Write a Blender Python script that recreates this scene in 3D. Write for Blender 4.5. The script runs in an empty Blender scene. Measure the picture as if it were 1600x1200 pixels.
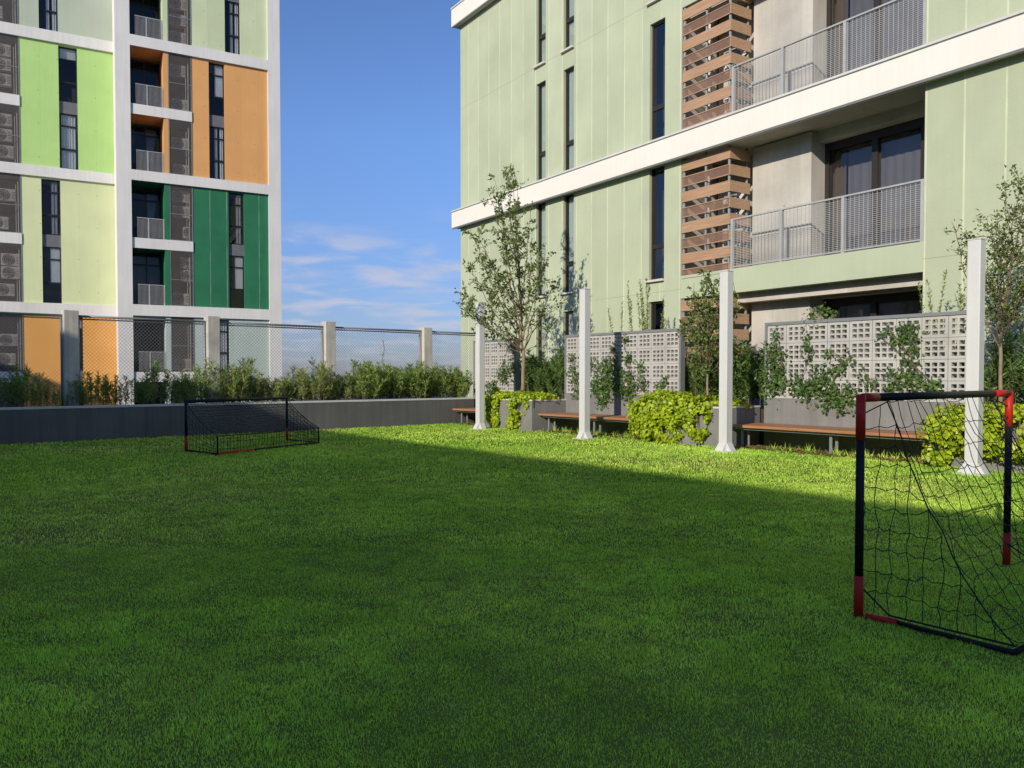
import bpy, math, random
import numpy as np
from mathutils import Vector, Matrix

R = math.radians
sc = bpy.context.scene
col = sc.collection
random.seed(7)
rng = np.random.default_rng(11)

# ------------------------------------------------------------------ camera
CAM_H = 1.4
cam_d = bpy.data.cameras.new('camera')
cam_d.sensor_width = 36.0
cam_d.lens = 36.0 * 1250.0 / 1600.0
cam_d.shift_y = 20.7 / 1600.0
cam_d.clip_start = 0.05
cam_d.clip_end = 20000
cam = bpy.data.objects.new('camera', cam_d)
col.objects.link(cam)
cam.location = (0, 0, CAM_H)
cam.rotation_euler = (R(88.5), 0, 0)
sc.camera = cam

# ------------------------------------------------------------------ light
LIGHT_HEADING = 30.3           # the sunlight travels to the right and away
SUN_EL = 21.4
lh = R(LIGHT_HEADING)
to_sun = Vector((-math.sin(lh) * math.cos(R(SUN_EL)), -math.cos(lh) * math.cos(R(SUN_EL)), math.sin(R(SUN_EL))))
sun_d = bpy.data.lights.new('sun', 'SUN')
sun_d.energy = 4.6
sun_d.angle = R(0.5)
sun_d.color = (1.0, 0.915, 0.77)
sun = bpy.data.objects.new('sun', sun_d)
col.objects.link(sun)
sun.location = (-20, -30, 40)
sun.rotation_euler = to_sun.to_track_quat('Z', 'Y').to_euler()

sc.view_settings.view_transform = 'Standard'
sc.view_settings.look = 'None'
sc.view_settings.exposure = 0.0
sc.view_settings.gamma = 1.0
sc.view_settings.use_curve_mapping = False

world = bpy.data.worlds.new('World')
sc.world = world
world.use_nodes = True
wt = world.node_tree
wt.nodes.clear()
W = wt.nodes.new
wout = W('ShaderNodeOutputWorld')
wbg = W('ShaderNodeBackground')
wbg.inputs['Strength'].default_value = 0.14
sky = W('ShaderNodeTexSky')
sky.sky_type = 'NISHITA'
sky.sun_disc = False
sky.sun_elevation = R(SUN_EL)
sky.sun_rotation = R(180 + LIGHT_HEADING)
sky.altitude = 600
sky.air_density = 1.0
sky.dust_density = 0.6
sky.ozone_density = 2.2
tc = W('ShaderNodeTexCoord')
sep = W('ShaderNodeSeparateXYZ')
wt.links.new(tc.outputs['Generated'], sep.inputs[0])
# clouds: a flat layer high above, so the streaks shrink towards the horizon
def wmath(op, a, b=None, clamp=False):
    n = W('ShaderNodeMath'); n.operation = op; n.use_clamp = clamp
    for i, v in enumerate((a, b)):
        if v is None: continue
        if isinstance(v, (int, float)): n.inputs[i].default_value = v
        else: wt.links.new(v, n.inputs[i])
    return n.outputs[0]
zc = wmath('MAXIMUM', wmath('ADD', sep.outputs['Z'], 0.10), 0.02)
cx = wmath('DIVIDE', sep.outputs['X'], zc)
cy = wmath('DIVIDE', sep.outputs['Y'], zc)
comb = W('ShaderNodeCombineXYZ')
wt.links.new(cx, comb.inputs[0]); wt.links.new(cy, comb.inputs[1])
cn = W('ShaderNodeTexNoise')
cn.inputs['Scale'].default_value = 2.2
cn.inputs['Detail'].default_value = 7
cn.inputs['Roughness'].default_value = 0.53
cn.inputs['Distortion'].default_value = 0.35
wt.links.new(comb.outputs[0], cn.inputs['Vector'])
cr = W('ShaderNodeMapRange')
cr.interpolation_type = 'SMOOTHSTEP'
cr.inputs['From Min'].default_value = 0.43
cr.inputs['From Max'].default_value = 0.69
wt.links.new(cn.outputs['Fac'], cr.inputs['Value'])
lowmask = W('ShaderNodeMapRange')      # clouds stand low over the horizon only
lowmask.interpolation_type = 'SMOOTHSTEP'
lowmask.inputs['From Min'].default_value = 0.215
lowmask.inputs['From Max'].default_value = 0.13
lowmask.inputs['To Max'].default_value = 0.8
wt.links.new(sep.outputs['Z'], lowmask.inputs['Value'])
hz = W('ShaderNodeMapRange'); hz.interpolation_type = 'SMOOTHSTEP'
hz.inputs['From Min'].default_value = 0.0; hz.inputs['From Max'].default_value = 0.05; hz.inputs['To Min'].default_value = 0.15
wt.links.new(sep.outputs['Z'], hz.inputs['Value'])
cfac = wmath('MULTIPLY', wmath('MULTIPLY', cr.outputs[0], lowmask.outputs[0]), hz.outputs[0])
cmix = W('ShaderNodeMix'); cmix.data_type = 'RGBA'
cmix.inputs['B'].default_value = (3.9, 4.05, 5.0, 1)
wt.links.new(cfac, cmix.inputs['Factor'])
tint = W('ShaderNodeMix'); tint.data_type = 'RGBA'; tint.blend_type = 'MULTIPLY'
tint.inputs['Factor'].default_value = 1.0
tg = W('ShaderNodeMapRange'); tg.inputs['From Min'].default_value = 0.0; tg.inputs['From Max'].default_value = 0.28
wt.links.new(sep.outputs['Z'], tg.inputs['Value'])
tgm = W('ShaderNodeMix'); tgm.data_type = 'RGBA'
tgm.inputs['A'].default_value = (0.37, 0.40, 0.63, 1); tgm.inputs['B'].default_value = (0.69, 0.83, 1.13, 1)
wt.links.new(tg.outputs[0], tgm.inputs['Factor']); wt.links.new(tgm.outputs['Result'], tint.inputs['B'])
wt.links.new(sky.outputs[0], tint.inputs['A'])
wt.links.new(tint.outputs['Result'], cmix.inputs['A'])
wt.links.new(cmix.outputs['Result'], wbg.inputs['Color'])
wt.links.new(wbg.outputs[0], wout.inputs['Surface'])

# ------------------------------------------------------------------ measuring
F, CX = 1250.0, 800.0
PT = R(-1.5)
CYP = 588.0 + F * math.tan(-PT)

def ray(px, py):
    a = (px - CX) / F; b = -(py - CYP) / F
    return np.array([a, math.cos(PT) - b * math.sin(PT), math.sin(PT) + b * math.cos(PT)])

class Frame:
    """a local frame standing on the plan: x along a facade, y into it, z up"""
    def __init__(s, p0, heading, flip):
        h = R(heading); e = np.array([math.sin(h), math.cos(h)])
        s.ex = -e if flip else e
        s.ey = np.array([-s.ex[1], s.ex[0]])
        s.p0 = np.array(p0, float)
        s.rz = math.atan2(s.ex[1], s.ex[0])
    def loc(s, px, py, y=0.0):
        d = ray(px, py); t = (s.p0 @ s.ey + y) / (d[:2] @ s.ey)
        P = np.array([0, 0, CAM_H]) + d * t
        return (P[:2] - s.p0) @ s.ex, P[2]
    def w(s, x, y, z=0.0):
        p = s.p0 + s.ex * x + s.ey * y
        return Vector((p[0], p[1], z))
    def inv(s, X, Y):
        v = np.array([X, Y]) - s.p0
        return v @ s.ex, v @ s.ey

FR = Frame((646 / 1250 * 15.3, 15.3), -33.5, True)      # green building, right
FL = Frame((-18.2, 38.0), 60.6, False)                  # colourful tower, left
FF = Frame((-10.42, 16.25), 49.5, False)                # planter wall and fence
FG = Frame((0, 0), -37.6, True)                         # garden along the right

# ------------------------------------------------------------------ objects
def link(name, me, m=None, parent=None):
    o = bpy.data.objects.new(name, me)
    col.objects.link(o)
    if m is not None and me is not None: me.materials.append(m)
    if parent is not None: o.parent = parent
    return o

def tag(o, label=None, cat=None, group=None, kind=None):
    if label: o['label'] = label
    if cat: o['category'] = cat
    if group: o['group'] = group
    if kind: o['kind'] = kind
    return o

def root(name, loc, rz=0.0, **k):
    o = bpy.data.objects.new(name, None)
    col.objects.link(o)
    o.empty_display_size = 0.2
    o.location = loc; o.rotation_euler = (0, 0, rz)
    tag(o, **k)
    return o

def copy_tree(o, parent=None):
    kids = list(o.children)
    c = o.copy(); col.objects.link(c)
    if parent is not None: c.parent = parent
    for k in kids: copy_tree(k, c)
    return c

class MB:
    def __init__(s): s.v = []; s.f = []
    def quad(s, a, b, c, d):
        n = len(s.v); s.v += [tuple(a), tuple(b), tuple(c), tuple(d)]; s.f.append((n, n + 1, n + 2, n + 3))
    def box(s, x0, x1, y0, y1, z0, z1):
        n = len(s.v)
        s.v += [(x0, y0, z0), (x1, y0, z0), (x1, y1, z0), (x0, y1, z0), (x0, y0, z1), (x1, y0, z1), (x1, y1, z1), (x0, y1, z1)]
        for f in ((0, 3, 2, 1), (4, 5, 6, 7), (0, 1, 5, 4), (1, 2, 6, 5), (2, 3, 7, 6), (3, 0, 4, 7)):
            s.f.append(tuple(n + i for i in f))
        return s
    def frustum(s, cx, cy, r0, z0, r1, z1):
        n = len(s.v)
        for r, z in ((r0, z0), (r1, z1)):
            s.v += [(cx - r, cy - r, z), (cx + r, cy - r, z), (cx + r, cy + r, z), (cx - r, cy + r, z)]
        for f in ((0, 3, 2, 1), (4, 5, 6, 7), (0, 1, 5, 4), (1, 2, 6, 5), (2, 3, 7, 6), (3, 0, 4, 7)):
            s.f.append(tuple(n + i for i in f))
        return s
    def tube(s, pts, rad, n=8, caps=True):
        pts = [Vector(p) for p in pts]
        if not hasattr(rad, '__len__'): rad = [rad] * len(pts)
        base = len(s.v)
        prev = None
        for i, p in enumerate(pts):
            t = (pts[min(i + 1, len(pts) - 1)] - pts[max(i - 1, 0)])
            if t.length < 1e-9: t = Vector((0, 0, 1))
            t.normalize()
            if prev is None:
                a = Vector((0, 0, 1)) if abs(t.z) < 0.9 else Vector((1, 0, 0))
                u = t.cross(a).normalized()
            else:
                u = (prev - t * prev.dot(t))
                if u.length < 1e-6: u = t.orthogonal()
                u.normalize()
            prev = u
            w = t.cross(u)
            for k in range(n):
                an = 2 * math.pi * k / n
                q = p + (u * math.cos(an) + w * math.sin(an)) * rad[i]
                s.v.append((q.x, q.y, q.z))
        for i in range(len(pts) - 1):
            for k in range(n):
                a = base + i * n + k; b = base + i * n + (k + 1) % n
                s.f.append((a, b, b + n, a + n))
        if caps:
            s.f.append(tuple(base + k for k in reversed(range(n))))
            s.f.append(tuple(base + (len(pts) - 1) * n + k for k in range(n)))
        return s
    def build(s, name, m, parent=None, smooth=False, bevel=0.0):
        me = bpy.data.meshes.new(name)
        me.from_pydata(s.v, [], s.f)
        me.update()
        if smooth: me.polygons.foreach_set('use_smooth', [True] * len(me.polygons))
        o = link(name, me, m, parent)
        if bevel:
            b = o.modifiers.new('bevel', 'BEVEL'); b.width = bevel; b.segments = 2; b.limit_method = 'ANGLE'
        return o

def np_mesh(name, verts, nper, m=None, parent=None, attr=None):
    """verts (N*nper,3): N separate polygons of nper corners; attr: one value per polygon"""
    nf = len(verts) // nper
    me = bpy.data.meshes.new(name)
    me.vertices.add(len(verts)); me.loops.add(len(verts)); me.polygons.add(nf)
    me.vertices.foreach_set('co', np.ascontiguousarray(verts, np.float32).ravel())
    me.loops.foreach_set('vertex_index', np.arange(len(verts), dtype=np.int32))
    me.polygons.foreach_set('loop_start', np.arange(0, len(verts), nper, dtype=np.int32))
    me.polygons.foreach_set('loop_total', np.full(nf, nper, np.int32))
    if attr is not None:
        a = me.attributes.new('tone', 'FLOAT', 'FACE')
        a.data.foreach_set('value', np.ascontiguousarray(attr, np.float32))
    me.update(calc_edges=True)
    return link(name, me, m, parent)

# ------------------------------------------------------------------ materials
def newmat(name):
    m = bpy.data.materials.new(name); m.use_nodes = True
    nt = m.node_tree; nt.nodes.clear()
    out = nt.nodes.new('ShaderNodeOutputMaterial')
    return m, nt, out

def mathn(nt, op, a, b=None, c=None, clamp=False):
    n = nt.nodes.new('ShaderNodeMath'); n.operation = op; n.use_clamp = clamp
    for i, v in enumerate((a, b, c)):
        if v is None: continue
        if isinstance(v, (int, float)): n.inputs[i].default_value = v
        else: nt.links.new(v, n.inputs[i])
    return n.outputs[0]

def mixc(nt, fac, a, b, mode='MIX'):
    n = nt.nodes.new('ShaderNodeMix'); n.data_type = 'RGBA'; n.blend_type = mode
    for k, v in (('Factor', fac), ('A', a), ('B', b)):
        if isinstance(v, (int, float)): n.inputs[k].default_value = v
        elif isinstance(v, tuple): n.inputs[k].default_value = v if len(v) == 4 else v + (1,)
        else: nt.links.new(v, n.inputs[k])
    return n.outputs['Result']

def noise(nt, vec, scale, detail=4, rough=0.55):
    n = nt.nodes.new('ShaderNodeTexNoise')
    n.inputs['Scale'].default_value = scale; n.inputs['Detail'].default_value = detail; n.inputs['Roughness'].default_value = rough
    nt.links.new(vec, n.inputs['Vector'])
    return n.outputs['Fac']

def stretch(nt, vec, s):
    n = nt.nodes.new('ShaderNodeMapping'); n.inputs['Scale'].default_value = s
    nt.links.new(vec, n.inputs['Vector'])
    return n.outputs[0]

def rng_map(nt, v, a, b, c, d):
    n = nt.nodes.new('ShaderNodeMapRange')
    for k, x in zip(('From Min', 'From Max', 'To Min', 'To Max'), (a, b, c, d)): n.inputs[k].default_value = x
    nt.links.new(v, n.inputs['Value'])
    return n.outputs[0]

def paint(name, c, rough=0.75, var=0.12, scale=1.3, streak=0.1, bump=0.02, joints=None, spec=0.3, holes=None, metal=0.0):
    """painted or bare mineral surface: soft blotches, rain streaks, fine grain; joints = (period, offset, width, colour, horizontals)"""
    m, nt, out = newmat(name)
    b = nt.nodes.new('ShaderNodeBsdfPrincipled')
    b.inputs['Roughness'].default_value = rough
    b.inputs['Specular IOR Level'].default_value = spec
    b.inputs['Metallic'].default_value = metal
    t = nt.nodes.new('ShaderNodeTexCoord').outputs['Object']
    col_ = c + (1,)
    n1 = noise(nt, t, scale, 5)
    k = rng_map(nt, n1, 0.3, 0.7, 1 - var, 1 + var)
    n2 = noise(nt, stretch(nt, t, (5, 5, 0.35)), 1.6, 4)
    k = mathn(nt, 'MULTIPLY', k, rng_map(nt, n2, 0.35, 0.7, 1 + streak * 0.5, 1 - streak))
    n3 = noise(nt, t, 60, 3)
    k = mathn(nt, 'MULTIPLY', k, rng_map(nt, n3, 0.3, 0.7, 1 - var * 0.4, 1 + var * 0.4))
    vm = nt.nodes.new('ShaderNodeVectorMath'); vm.operation = 'SCALE'
    vm.inputs[0].default_value = c; nt.links.new(k, vm.inputs['Scale'])
    colour = vm.outputs[0]
    s = nt.nodes.new('ShaderNodeSeparateXYZ'); nt.links.new(t, s.inputs[0])
    if joints:
        per, off, wid, jc, hz = joints
        fr = mathn(nt, 'FRACT', mathn(nt, 'DIVIDE', mathn(nt, 'SUBTRACT', s.outputs['X'], off), per))
        line = mathn(nt, 'LESS_THAN', fr, wid / per)
        line = mathn(nt, 'MULTIPLY', line, rng_map(nt, noise(nt, stretch(nt, t, (1, 1, 0.5)), 2.0, 3), 0.35, 0.6, 0.15, 0.65))
        idx = mathn(nt, 'FLOOR', mathn(nt, 'DIVIDE', mathn(nt, 'SUBTRACT', s.outputs['X'], off), per))
        wn = nt.nodes.new('ShaderNodeTexWhiteNoise'); wn.noise_dimensions = '1D'; nt.links.new(idx, wn.inputs['W'])
        sv = nt.nodes.new('ShaderNodeVectorMath'); sv.operation = 'SCALE'
        nt.links.new(colour, sv.inputs[0]); nt.links.new(rng_map(nt, wn.outputs['Value'], 0, 1, 0.95, 1.05), sv.inputs['Scale'])
        colour = mixc(nt, line, sv.outputs[0], jc)
        for z in hz:
            h = mathn(nt, 'LESS_THAN', mathn(nt, 'ABSOLUTE', mathn(nt, 'SUBTRACT', s.outputs['Z'], z)), 0.008)
            h = mathn(nt, 'MULTIPLY', h, 0.55)
            colour = mixc(nt, h, colour, tuple(x * 0.5 for x in c))
    if holes:                                  # tie holes of the formwork
        px_, pz_, r_ = holes
        fx = mathn(nt, 'SUBTRACT', mathn(nt, 'FRACT', mathn(nt, 'DIVIDE', s.outputs['X'], px_)), 0.5)
        fz = mathn(nt, 'SUBTRACT', mathn(nt, 'FRACT', mathn(nt, 'DIVIDE', s.outputs['Z'], pz_)), 0.5)
        dx = mathn(nt, 'MULTIPLY', fx, px_); dz = mathn(nt, 'MULTIPLY', fz, pz_)
        d2 = mathn(nt, 'SQRT', mathn(nt, 'ADD', mathn(nt, 'MULTIPLY', dx, dx), mathn(nt, 'MULTIPLY', dz, dz)))
        colour = mixc(nt, mathn(nt, 'MULTIPLY', mathn(nt, 'LESS_THAN', d2, r_), 0.6), colour, tuple(x * 0.35 for x in c))
    nt.links.new(colour, b.inputs['Base Color'])
    if bump:
        bp = nt.nodes.new('ShaderNodeBump'); bp.inputs['Strength'].default_value = 0.35; bp.inputs['Distance'].default_value = bump
        nt.links.new(noise(nt, t, 25, 5), bp.inputs['Height'])
        nt.links.new(bp.outputs[0], b.inputs['Normal'])
    nt.links.new(b.outputs[0], out.inputs['Surface'])
    return m

def wood(name, c, along=(0.6, 14, 22)):
    m, nt, out = newmat(name)
    b = nt.nodes.new('ShaderNodeBsdfPrincipled'); b.inputs['Roughness'].default_value = 0.55
    t = nt.nodes.new('ShaderNodeTexCoord').outputs['Object']
    g = noise(nt, stretch(nt, t, along), 2.2, 6, 0.6)
    big = noise(nt, t, 1.1, 2)
    colour = mixc(nt, rng_map(nt, g, 0.35, 0.68, 0, 1), tuple(x * 0.62 for x in c), tuple(min(1, x * 1.22) for x in c))
    colour = mixc(nt, rng_map(nt, big, 0.35, 0.65, 0.0, 0.45), colour, tuple(x * 0.72 for x in c))
    nt.links.new(colour, b.inputs['Base Color'])
    bp = nt.nodes.new('ShaderNodeBump'); bp.inputs['Strength'].default_value = 0.25; bp.inputs['Distance'].default_value = 0.004
    nt.links.new(g, bp.inputs['Height']); nt.links.new(bp.outputs[0], b.inputs['Normal'])
    nt.links.new(b.outputs[0], out.inputs['Surface'])
    return m

def glass(name, tintc=(0.55, 0.62, 0.66), refl=0.10, rough=0.015, fres=1.0):
    m, nt, out = newmat(name)
    tr = nt.nodes.new('ShaderNodeBsdfTransparent'); tr.inputs[0].default_value = tintc + (1,)
    gl = nt.nodes.new('ShaderNodeBsdfGlossy'); gl.inputs['Roughness'].default_value = rough
    gl.inputs['Color'].default_value = (0.85, 0.85, 0.85, 1)
    fr = nt.nodes.new('ShaderNodeFresnel'); fr.inputs['IOR'].default_value = 1.55
    fac = mathn(nt, 'ADD', mathn(nt, 'MULTIPLY', fr.outputs[0], fres), refl, clamp=True)
    t = nt.nodes.new('ShaderNodeTexCoord').outputs['Object']
    bp = nt.nodes.new('ShaderNodeBump'); bp.inputs['Strength'].default_value = 0.05; bp.inputs['Distance'].default_value = 0.02
    nt.links.new(noise(nt, t, 1.5, 2), bp.inputs['Height']); nt.links.new(bp.outputs[0], gl.inputs['Normal'])
    mx = nt.nodes.new('ShaderNodeMixShader')
    nt.links.new(fac, mx.inputs[0]); nt.links.new(tr.outputs[0], mx.inputs[1]); nt.links.new(gl.outputs[0], mx.inputs[2])
    nt.links.new(mx.outputs[0], out.inputs['Surface'])
    return m

def perforated(name, c, open_=0.45):
    """fine perforated sheet: the holes are smaller than a pixel, so it reads as a veil"""
    m, nt, out = newmat(name)
    tr = nt.nodes.new('ShaderNodeBsdfTransparent')
    b = nt.nodes.new('ShaderNodeBsdfPrincipled'); b.inputs['Base Color'].default_value = c + (1,); b.inputs['Roughness'].default_value = 0.6
    t = nt.nodes.new('ShaderNodeTexCoord').outputs['Object']
    f = rng_map(nt, noise(nt, t, 2.5, 3), 0.3, 0.7, open_ - 0.05, open_ + 0.05)
    mx = nt.nodes.new('ShaderNodeMixShader')
    nt.links.new(f, mx.inputs[0]); nt.links.new(b.outputs[0], mx.inputs[1]); nt.links.new(tr.outputs[0], mx.inputs[2])
    nt.links.new(mx.outputs[0], out.inputs['Surface'])
    return m

def leafmat(name, c1, c2, trans=0.35, rough=0.45, spec=0.4, tone=None):
    """leaf: colour varies leaf by leaf (attribute tone), some light passes through"""
    m, nt, out = newmat(name)
    at = nt.nodes.new('ShaderNodeAttribute'); at.attribute_name = 'tone'
    colour = mixc(nt, at.outputs['Fac'], c1, c2)
    if tone: colour = mixc(nt, rng_map(nt, at.outputs['Fac'], 0.985, 1.0, 0, 1), colour, tone)
    b = nt.nodes.new('ShaderNodeBsdfPrincipled'); b.inputs['Roughness'].default_value = rough
    b.inputs['Specular IOR Level'].default_value = spec
    nt.links.new(colour, b.inputs['Base Color'])
    tl = nt.nodes.new('ShaderNodeBsdfTranslucent')
    nt.links.new(mixc(nt, 1.0, colour, (1.25, 1.2, 0.6), 'MULTIPLY'), tl.inputs['Color'])
    mx = nt.nodes.new('ShaderNodeMixShader'); mx.inputs[0].default_value = trans
    nt.links.new(b.outputs[0], mx.inputs[1]); nt.links.new(tl.outputs[0], mx.inputs[2])
    nt.links.new(mx.outputs[0], out.inputs['Surface'])
    return m

def plain(name, c, rough=0.5, metal=0.0, spec=0.4, var=0.08):
    return paint(name, c, rough, var, 3.0, 0.04, 0.0, spec=spec, metal=metal)

JL = (0.66, 0.69, 0.47)
M = {
 'green_facade': paint('green_facade', (0.42, 0.46, 0.32), 0.8, 0.08, 0.7, 0.025, 0.012, joints=(0.716, 0.645, 0.035, JL, (11.36, 3.64))),
 'green_beam': paint('green_beam', (0.425, 0.47, 0.33), 0.8, 0.06, 0.8, 0.025, 0.01),
 'white_band': paint('white_band', (0.74, 0.705, 0.63), 0.6, 0.03, 0.6, 0.03, 0.0),
 'grey_flashing': plain('grey_flashing', (0.20, 0.20, 0.19), 0.5, 0.3),
 'concrete': paint('concrete', (0.45, 0.425, 0.375), 0.85, 0.15, 0.9, 0.05, 0.01, joints=(0.74, -4.9, 0.012, (0.36, 0.34, 0.30), ()), holes=(1.1, 1.2, 0.025)),
 'soffit': paint('soffit', (0.48, 0.44, 0.38), 0.9, 0.15, 1.5, 0.05, 0.01),
 'white_tower': paint('white_tower', (0.68, 0.66, 0.63), 0.8, 0.05, 0.6, 0.06, 0.006),
 'pale_green': paint('pale_green', (0.54, 0.60, 0.38), 0.8, 0.06, 0.7, 0.025, 0.01, joints=(0.79, 0.56, 0.012, (0.28, 0.34, 0.2), ()), holes=(0.79, 1.55, 0.026)),
 'orange': paint('orange', (0.66, 0.34, 0.125), 0.8, 0.06, 0.7, 0.025, 0.01, joints=(0.79, 0.56, 0.01, (0.55, 0.26, 0.08), ()), holes=(0.79, 1.55, 0.026)),
 'dark_green': paint('dark_green', (0.022, 0.155, 0.075), 0.75, 0.12, 0.8, 0.025, 0.01, joints=(0.79, 0.57, 0.03, (0.35, 0.45, 0.33), ())),
 'grey_green': paint('grey_green', (0.42, 0.50, 0.46), 0.8, 0.05, 0.7, 0.025, 0.01),
 'sage': paint('sage', (0.42, 0.47, 0.37), 0.8, 0.06, 0.8, 0.025, 0.01),
 'lime': paint('lime', (0.43, 0.64, 0.22), 0.8, 0.05, 0.7, 0.025, 0.01, joints=(0.77, 0.36, 0.012, (0.32, 0.5, 0.16), ()), holes=(0.79, 1.55, 0.026)),
 'yellow_green': paint('yellow_green', (0.62, 0.67, 0.38), 0.8, 0.05, 0.7, 0.025, 0.01, joints=(0.77, 0.36, 0.012, (0.42, 0.46, 0.26), ()), holes=(0.79, 1.55, 0.026)),
 'bright_orange': paint('bright_orange', (0.74, 0.37, 0.10), 0.8, 0.05, 0.7, 0.025, 0.01),
 'spandrel': plain('spandrel', (0.14, 0.14, 0.15), 0.5),
 'frame': plain('frame', (0.014, 0.015, 0.017), 0.45),
 'brown_frame': plain('brown_frame', (0.03, 0.024, 0.02), 0.45),
 'sill': plain('sill', (0.55, 0.52, 0.46), 0.7),
 'glass': glass('glass', (0.92, 0.94, 0.95), 0.0, fres=0.75),
 'dark_glass': glass('dark_glass', (0.45, 0.48, 0.52), 0.0, fres=0.7),
 'door_glass': glass('door_glass', (0.5, 0.5, 0.52), 0.03, fres=0.9),
 'curtain': paint('curtain', (0.80, 0.79, 0.75), 0.9, 0.05, 2, 0.05, 0.0),
 'dim_curtain': paint('dim_curtain', (0.38, 0.375, 0.37), 0.9, 0.05, 2, 0.05, 0.0),
 'brown_curtain': paint('brown_curtain', (0.30, 0.24, 0.17), 0.9, 0.05, 2, 0.05, 0.0),
 'teal_blind': paint('teal_blind', (0.42, 0.47, 0.45), 0.9, 0.05, 2, 0.05, 0.0),
 'window_glass': glass('window_glass', (0.82, 0.87, 0.87), 0.06, fres=1.1),
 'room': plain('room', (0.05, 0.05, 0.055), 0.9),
 'screen': perforated('screen', (0.12, 0.10, 0.088), 0.50),
 'copper_mesh': perforated('copper_mesh', (0.26, 0.15, 0.10), 0.35),
 'rail_panel': perforated('rail_panel', (0.17, 0.15, 0.145), 0.62),
 'galvanised': plain('galvanised', (0.42, 0.42, 0.41), 0.5, 0.2),
 'steel_grey': plain('steel_grey', (0.22, 0.23, 0.24), 0.5, 0.2),
 'ac_white': plain('ac_white', (0.62, 0.60, 0.56), 0.6),
 'ac_dark': plain('ac_dark', (0.10, 0.095, 0.09), 0.6),
 'slat': wood('slat', (0.46, 0.28, 0.165)),
 'bench': wood('bench', (0.42, 0.19, 0.085)),
 'charcoal': paint('charcoal', (0.118, 0.116, 0.114), 0.85, 0.16, 0.8, 0.16, 0.012, joints=(2.44, 0.35, 0.012, (0.06, 0.06, 0.06), ())),
 'planter_grey': paint('planter_grey', (0.19, 0.187, 0.178), 0.85, 0.13, 1.2, 0.12, 0.012),
 'coping': paint('coping', (0.55, 0.54, 0.51), 0.8, 0.10, 2.0, 0.03, 0.005),
 'block': paint('block', (0.43, 0.415, 0.39), 0.92, 0.12, 2.2, 0.06, 0.006),
 'white_post': paint('white_post', (0.56, 0.555, 0.545), 0.5, 0.03, 1.5, 0.06, 0.0),
 'post_concrete': paint('post_concrete', (0.50, 0.475, 0.42), 0.92, 0.18, 2.5, 0.2, 0.012),
 'wire': plain('wire', (0.22, 0.22, 0.215), 0.5, 0.4),
 'soil': paint('soil', (0.055, 0.042, 0.03), 0.95, 0.4, 6, 0.0, 0.03),
 'goal_black': plain('goal_black', (0.012, 0.012, 0.014), 0.5, spec=0.2, var=0.2),
 'goal_red': plain('goal_red', (0.45, 0.02, 0.012), 0.5, spec=0.25, var=0.15),
 'net': plain('net', (0.008, 0.009, 0.011), 0.7),
 'bark': paint('bark', (0.24, 0.18, 0.125), 0.9, 0.25, 9, 0.2, 0.02),
 'twig': paint('twig', (0.17, 0.12, 0.075), 0.9, 0.25, 9, 0.2, 0.01),
 'tree_leaf': leafmat('tree_leaf', (0.09, 0.145, 0.04), (0.23, 0.30, 0.09), 0.3),
 'shrub_leaf': leafmat('shrub_leaf', (0.13, 0.22, 0.045), (0.32, 0.43, 0.11), 0.3, tone=(0.30, 0.22, 0.09)),
 'dry_shrub_leaf': leafmat('dry_shrub_leaf', (0.16, 0.22, 0.06), (0.36, 0.42, 0.15), 0.3, tone=(0.32, 0.22, 0.10)),
 'hedge_leaf': leafmat('hedge_leaf', (0.06, 0.13, 0.028), (0.18, 0.28, 0.07), 0.3),
 'vine_leaf': leafmat('vine_leaf', (0.045, 0.10, 0.022), (0.14, 0.22, 0.055), 0.25, 0.35),
 'whip_leaf': leafmat('whip_leaf', (0.16, 0.25, 0.05), (0.30, 0.38, 0.10), 0.4),
 'lime_leaf': leafmat('lime_leaf', (0.17, 0.30, 0.012), (0.55, 0.63, 0.035), 0.38, 0.42),
 'dry_leaf': leafmat('dry_leaf', (0.20, 0.10, 0.045), (0.36, 0.22, 0.11), 0.15, 0.8),
}

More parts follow.
